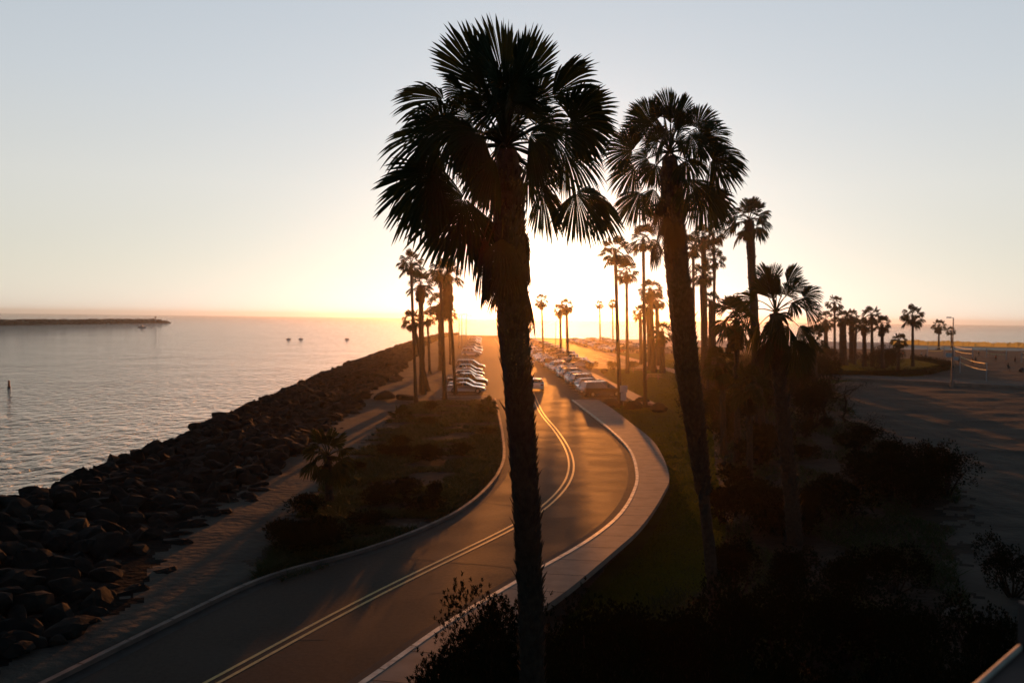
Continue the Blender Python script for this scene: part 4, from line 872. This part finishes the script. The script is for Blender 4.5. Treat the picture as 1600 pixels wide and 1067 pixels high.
def net(x0, y0, x1, y1, hpx, label):
    A, B = U(x0, y0), U(x1, y1); A[2] = gz(*A[:2]); B[2] = gz(*B[:2]); root = empty('volleyball_net', (A+B)/2); tag(root, label, 'volleyball net', 'volleyball nets on the beach')
    c = (A+B)/2; h = hpx*A[1]/F; a, b = A-c, B-c
    for p in (a, b): mb = MB(); mb.tube([p-UP*.2, p+UP*h], .06 if A[1] < 160 else .09, 6); mb.build('post', M['signback'], root)
    for t_, hh in ((h*.93, .11), (h*.93-1.0, .11)):
        mb = MB(); n = 12
        for i in range(n):
            f0, f1 = i/n, (i+1)/n; s0, s1 = -.22*4*f0*(1-f0), -.22*4*f1*(1-f1); p0, p1 = a+(b-a)*f0+UP*(t_+s0), a+(b-a)*f1+UP*(t_+s1)
            mb.add([p0, p1, p1+UP*hh, p0+UP*hh], [(0, 1, 2, 3)])
        mb.build('tape', M['net'], root)
    mb = MB(); n = 40
    for i in range(n+1):
        f0 = i/n; s0 = -.22*4*f0*(1-f0); p0 = a+(b-a)*f0; mb.tube([p0+UP*(h*.93-1.0+s0), p0+UP*(h*.93+s0)], .008, 3, cap=False)
    mb.build('mesh', M['dark_post'], root)
net(1500, 584, 1541, 599, 27, 'nearest volleyball net, right of the lamp post'); net(1491, 562, 1519, 568, 21, 'volleyball net close behind the nearest one')
net(1449, 559, 1475, 558, 18, 'volleyball net left of the lamp post'); net(1541, 560, 1572, 563, 15, 'far volleyball net on the right'); net(1596, 567, 1630, 571, 16, 'volleyball net cut by the right picture edge')
# made-up fence along the far beach, its backlit cloth standing in for sunlit sand
M['glow_screen'] = mat('sand_glow_cloth', (0.36, 0.27, 0.17), 0.8, 0.05, (.35, (0.26, 0.19, 0.12), .35, .65), trans=.5)
FL = resample(smooth_line([U(x, y) for x, y in ((1392, 541), (1440, 541.5), (1500, 542.5), (1560, 543.5), (1620, 545), (1760, 549))], 4), 90)
base = np.array([*FL[0], gz(*FL[0])]); root = empty('sand_glow_screen', base); tag(root, 'added low golden fence along the far beach at the right', 'glow_screen')
mb = MB(); hr = np.random.RandomState(2); v = []
for i in range(90):
    g = gz(*FL[i])-.1; v += [(FL[i][0]-base[0], FL[i][1]-base[1], g-base[2]), (FL[i][0]-base[0]+hr.normal(0, .15), FL[i][1]-base[1]+hr.normal(0, .3), g-base[2]+1.9+hr.uniform(-.3, .25))]
mb.add(v, [(2*i, 2*i+2, 2*i+3, 2*i+1) for i in range(89)]); mb.build('screen', M['glow_screen'], root)
for i in range(0, 90, 6):
    mb = MB(); p = np.array(v[2*i]); mb.tube([p, p+UP*2.2], .07, 5); mb.build('post', M['wood'], root)
# people
def person(P, pose, shirt, label, face=0, h=1.75):
    J = {'hip': (0, 0, .93), 'chest': (0, .0, 1.32), 'neck': (0, 0, 1.50), 'head': (0, .02, 1.62), 'top': (0, .02, 1.74),
         'sl': (-.19, 0, 1.42), 'sr': (.19, 0, 1.42), 'hl': (-.10, 0, .88), 'hr': (.10, 0, .88), 'kl': (-.12, .04, .48), 'kr': (.12, .04, .48), 'al': (-.12, -.02, .07), 'ar': (.12, -.02, .07), 'tl': (-.13, .16, .03), 'tr': (.13, .16, .03),
         'el': (-.27, -.02, 1.15), 'er': (.27, -.02, 1.15), 'wl': (-.28, .08, .92), 'wr': (.28, .08, .92)}
    if pose == 'reach': J.update(er=(.34, .12, 1.62), wr=(.38, .2, 1.9), el=(-.34, .15, 1.55), wl=(-.3, .3, 1.75))
    if pose == 'run': J.update(kl=(-.12, .32, .55), al=(-.12, .18, .15), tl=(-.12, .34, .12), kr=(.12, -.05, .48), ar=(.12, -.38, .14), tr=(.12, -.30, .03), er=(.27, -.2, 1.2), wr=(.25, .05, 1.15), el=(-.27, .15, 1.2), wl=(-.22, .35, 1.3))
    if pose == 'crouch':
        for k_ in J: J[k_] = (J[k_][0], J[k_][1]+(.22 if J[k_][2] > 1.1 else 0), J[k_][2]-(.22 if J[k_][2] > .6 else 0))
        J.update(kl=(-.16, .25, .42), kr=(.16, .25, .42), wl=(-.15, .6, .8), wr=(.15, .6, .8), el=(-.25, .35, .92), er=(.25, .35, .92))
    rad = dict(hip=.14, chest=.16, neck=.06, head=.10, top=.075, sl=.065, sr=.065, hl=.10, hr=.10, kl=.06, kr=.06, al=.04, ar=.04, tl=.035, tr=.035, el=.042, er=.042, wl=.03, wr=.03)
    names = list(J); E = [('hip', 'chest'), ('chest', 'neck'), ('neck', 'head'), ('head', 'top'), ('chest', 'sl'), ('chest', 'sr'), ('hip', 'hl'), ('hip', 'hr'), ('hl', 'kl'), ('hr', 'kr'), ('kl', 'al'), ('kr', 'ar'), ('al', 'tl'), ('ar', 'tr'), ('sl', 'el'), ('sr', 'er'), ('el', 'wl'), ('er', 'wr')]
    me = bpy.data.meshes.new('person'); me.from_pydata([J[n_] for n_ in names], [(names.index(a_), names.index(b_)) for a_, b_ in E], []); me.materials.append(M['skin'])
    o = link('person', me); o.location = tuple(P); o.rotation_euler = (0, 0, face); o.scale = (h/1.75,)*3
    md = o.modifiers.new('skin', 'SKIN'); 
    for n_, sv in zip(names, me.skin_vertices[0].data): sv.radius = (rad[n_], rad[n_])
    me.skin_vertices[0].data[0].use_root = True; sb = o.modifiers.new('sub', 'SUBSURF'); sb.levels = 1; sb.render_levels = 1
    tag(o, label, 'person', 'people playing and walking on the beach')
    m = MB(); dz = -.22 if pose == 'crouch' else 0; dy = .15 if pose == 'crouch' else 0
    m.tube([(0, dy*.5, .92+dz), (0, dy, 1.2+dz), (0, dy*1.4, 1.42+dz)], [.17, .19, .20], 10); m.build('shirt', shirt, o)
    m = MB(); 
    for s in 'lr': m.tube([np.array(J['h'+s])+[0, 0, .06], (np.array(J['h'+s])+np.array(J['k'+s]))/2], [.13, .105], 8)
    m.build('shorts', M['dark_post'], o)
    m = MB(); c = np.array(J['top']); m.tube([c-[0, .03, .09], c-[0, .02, .02], c+[0, -.01, .04]], [.105, .11, .06], 10); m.build('hair', M['black_trim'], o)
    return o
sh = [M['black_trim'], M['orange'], M['signback'], PAINT['blue'], M['dark_post'], PAINT['red']]
for i, (x, y, pose, c, f_, lb) in enumerate([(1497.5, 571, 'stand', 0, 1, 'person in dark clothes standing left of the nearest volleyball net'), (1519, 572, 'reach', 1, 2, 'person in orange reaching up under the net behind the lamp post'), (1529, 558, 'run', 4, 1.2, 'person running far behind the nearest net'),
      (1576, 581, 'crouch', 0, 2.2, 'crouching player in dark clothes right of the nearest net'), (1586, 570, 'stand', 5, .3, 'person in red standing near the right picture edge'), (1439, 559, 'stand', 2, 0, 'person in a light shirt left of the far net'), (1411, 561, 'stand', 1, 1, 'person in orange beside the short palm'),
      (1446, 563, 'run', 3, 4, 'person in blue running below the far net'), (1556, 566, 'stand', 1, 2, 'person in orange between the far nets'), (1524, 570, 'stand', 0, 3, 'second player near the net behind the lamp post'), (1441, 541, 'stand', 0, 0, 'tiny walker left on the bright sand ridge'), (1497, 541, 'stand', 4, 0, 'tiny walker right on the bright sand ridge')]):
    P = U(x, y); P[2] = gz(P[0], P[1]); person(P, pose if pose != 'stand' else 'stand', sh[c], lb, f_)
# ball bag and heap on the sand
P = U(1595, 583); m = MB(); m.tube([(0, 0, 0), (.1, 0, .3), (.15, 0, .6), (.1, 0, .8)], [.4, .5, .35, .12], 8); o = m.build('beach_bag', M['dark_post']); o.location = (P[0], P[1], gz(P[0], P[1])); tag(o, 'dark bag lying on the sand at the right picture edge', 'bag')

# ------------------------------------------------------------------ on the water
def Wt(x, y): return U(x, y, WZ)
P = Wt(14, 606); root = empty('channel_buoy', P); tag(root, 'slim red channel buoy floating near the left picture edge', 'buoy')
k = P[1]/F
m = MB(); m.tube([(0, 0, -.3), (0, 0, k*2)], [k*2.8, k*2.4], 10); m.build('float', M['dark_post'], root)
m = MB(); m.tube([(0, 0, k*2), (0, 0, k*12)], [k*1.8, k*1.3], 10); m.build('mast', M['orange'], root)
def boat(x, y, L, label, cabin=True, group=None):
    P = Wt(x, y); root = empty('motorboat', P, rg.uniform(-.2, .2)); tag(root, label, 'boat', group); m = MB(); n = 7
    st = [(-L/2, L*.14, .9), (-L/4, L*.16, .9), (0, L*.16, .95), (L/4, L*.12, 1.05), (L*.42, L*.05, 1.2), (L/2, .02, 1.25)]
    v = []
    for x_, w_, z_ in st: z_ = z_*L/7; v += [(x_, -w_, z_), (x_, -w_*.6, -.3), (x_, w_*.6, -.3), (x_, w_, z_)]
    f = [(i*4+j, i*4+(j+1) % 4, i*4+4+(j+1) % 4, i*4+4+j) for i in range(5) for j in range(4)]+[(0, 1, 2, 3), (20, 23, 22, 21)]
    m.add(v, f); m.build('hull', M['boat'], root)
    if cabin: m = MB(); m.box((-.05*L, 0, L*.22), (L*.35, L*.22, L*.2), taper=.75); m.build('cabin', M['boat'], root); m = MB(); m.box((.02*L, 0, L*.25), (L*.3, L*.225, L*.07), taper=.95); m.build('windscreen', M['glass'], root)
    return P
P = boat(222, 512, 6.5, 'motorboat trailing a wake below the far breakwater tip')
for x, y, lb in ((451, 530, 'small white boat, leftmost of three on the channel'), (470, 530, 'small white boat, middle of three on the channel'), (542, 530, 'small white boat, rightmost of three on the channel')): boat(x, y, 2.2, lb, True, 'small boats on the channel')
# far breakwater with its beacon
r = np.random.RandomState(8); TP = Wt(262, 504.5); LP_ = Wt(-260, 512); m = MB(); n = 110
jv = []
ridge = [TP+(LP_-TP)*t for t in np.linspace(0, 1, n)]
for i in range(260):
    t = r.rand(); p = TP+(LP_-TP)*t; w_ = 9*min(1, .25+t*14); co, fs = rock_np[i % 10]; a_ = r.uniform(0, 6.28); s_ = r.uniform(6, 11)
    off_ = r.uniform(-1, 1); z = 3.4*(1-abs(off_))*min(1, .3+t*14)-1.0
    Rm = np.array(Matrix.Rotation(a_, 3, 'Z')); v = (co*[s_, s_, s_*.55]) @ Rm.T+[p[0], p[1]+off_*w_, WZ+1.0+z*1.0]; m.add(v, fs)
nn = 60; vv = []
for i in range(nn):
    t = i/(nn-1); p = TP+(LP_-TP)*t; hh = (5.2+r.uniform(-.5, .5))*min(1, .1+t*12)
    vv += [(p[0], p[1]-12, WZ-.5), (p[0], p[1]-3, WZ+hh), (p[0], p[1]+3, WZ+hh), (p[0], p[1]+12, WZ-.5)]
m.add(vv, [(4*i+j, 4*i+4+j, 4*i+5+j, 4*i+1+j) for i in range(nn-1) for j in range(3)])
tag(m.build('breakwater', M['rock']), 'long low rock breakwater lying across the left horizon', 'breakwater')
P = Wt(243, 505.5); root = empty('beacon', (P[0], P[1], WZ+3)); tag(root, 'small beacon tower on the tip of the far breakwater', 'beacon'); k = P[1]/F
m = MB(); m.tube([(0, 0, 0), (0, 0, 5*k)], [.8*k, .6*k], 8); m.build('tower', M['signback'], root)
m = MB(); m.box((0, 0, 6*k), (2*k, 2*k, 2*k)); m.build('lantern', M['dark_post'], root)

# ------------------------------------------------------------------ parapet corner by the viewpoint
A, B = W(1500, 1098, 3.0), W(1594, 1014, 3.6); root = empty('balcony_parapet', (A[0], A[1], A[2]-1.0)); tag(root, 'pale plaster balcony parapet with a lit top edge in the lower right corner', 'parapet')
A0 = A-np.array(root.location); B0 = B-np.array(root.location); t = unit((B0-A0)*[1, 1, 0]); nrm = np.array([t[1], -t[0], 0])
m = MB(); v = []
for p in (A0-(B0-A0)*.6, B0): v += [p, p+nrm*.5, p+nrm*.5-UP*1.2, p-UP*1.2]
m.add(v, [(0, 1, 5, 4), (1, 2, 6, 5), (2, 3, 7, 6), (3, 0, 4, 7), (0, 3, 2, 1), (4, 5, 6, 7)]); m.build('wall_cap', M['parapet'], root)
m = MB(); m.tube([A0-(B0-A0)*.6+UP*.01, B0+UP*.01], .012, 6); m.build('lit_edge', M['kerb'], root)  # pale strip added as the sunlit top edge of the wall
m = MB(); q = W(1600, 1000, 3.6)-np.array(root.location); m.box((q[0]+.02, q[1], q[2]-.35), (.06, .06, 1.0)); m.build('post', M['dark_post'], root)

# ------------------------------------------------------------------ haze
hm = bpy.data.materials.new('haze'); hm.use_nodes = True; t = hm.node_tree; t.nodes.clear()  # even haze volume, also added to imitate the lens flare veil
o_ = N(t, 'ShaderNodeOutputMaterial'); pv = N(t, 'ShaderNodeVolumePrincipled'); pv.inputs['Density'].default_value = .00015
pv.inputs['Color'].default_value = (.95, .85, .72, 1); pv.inputs['Anisotropy'].default_value = .93; t.links.new(pv.outputs[0], o_.inputs['Volume'])
mb = MB(); mb.box((0, 3250, 13.0), (12200, 8700, 36.0)); hz = mb.build('haze', hm); tag(hz, 'thin golden evening haze over the shore, also standing in for lens flare', kind='stuff')
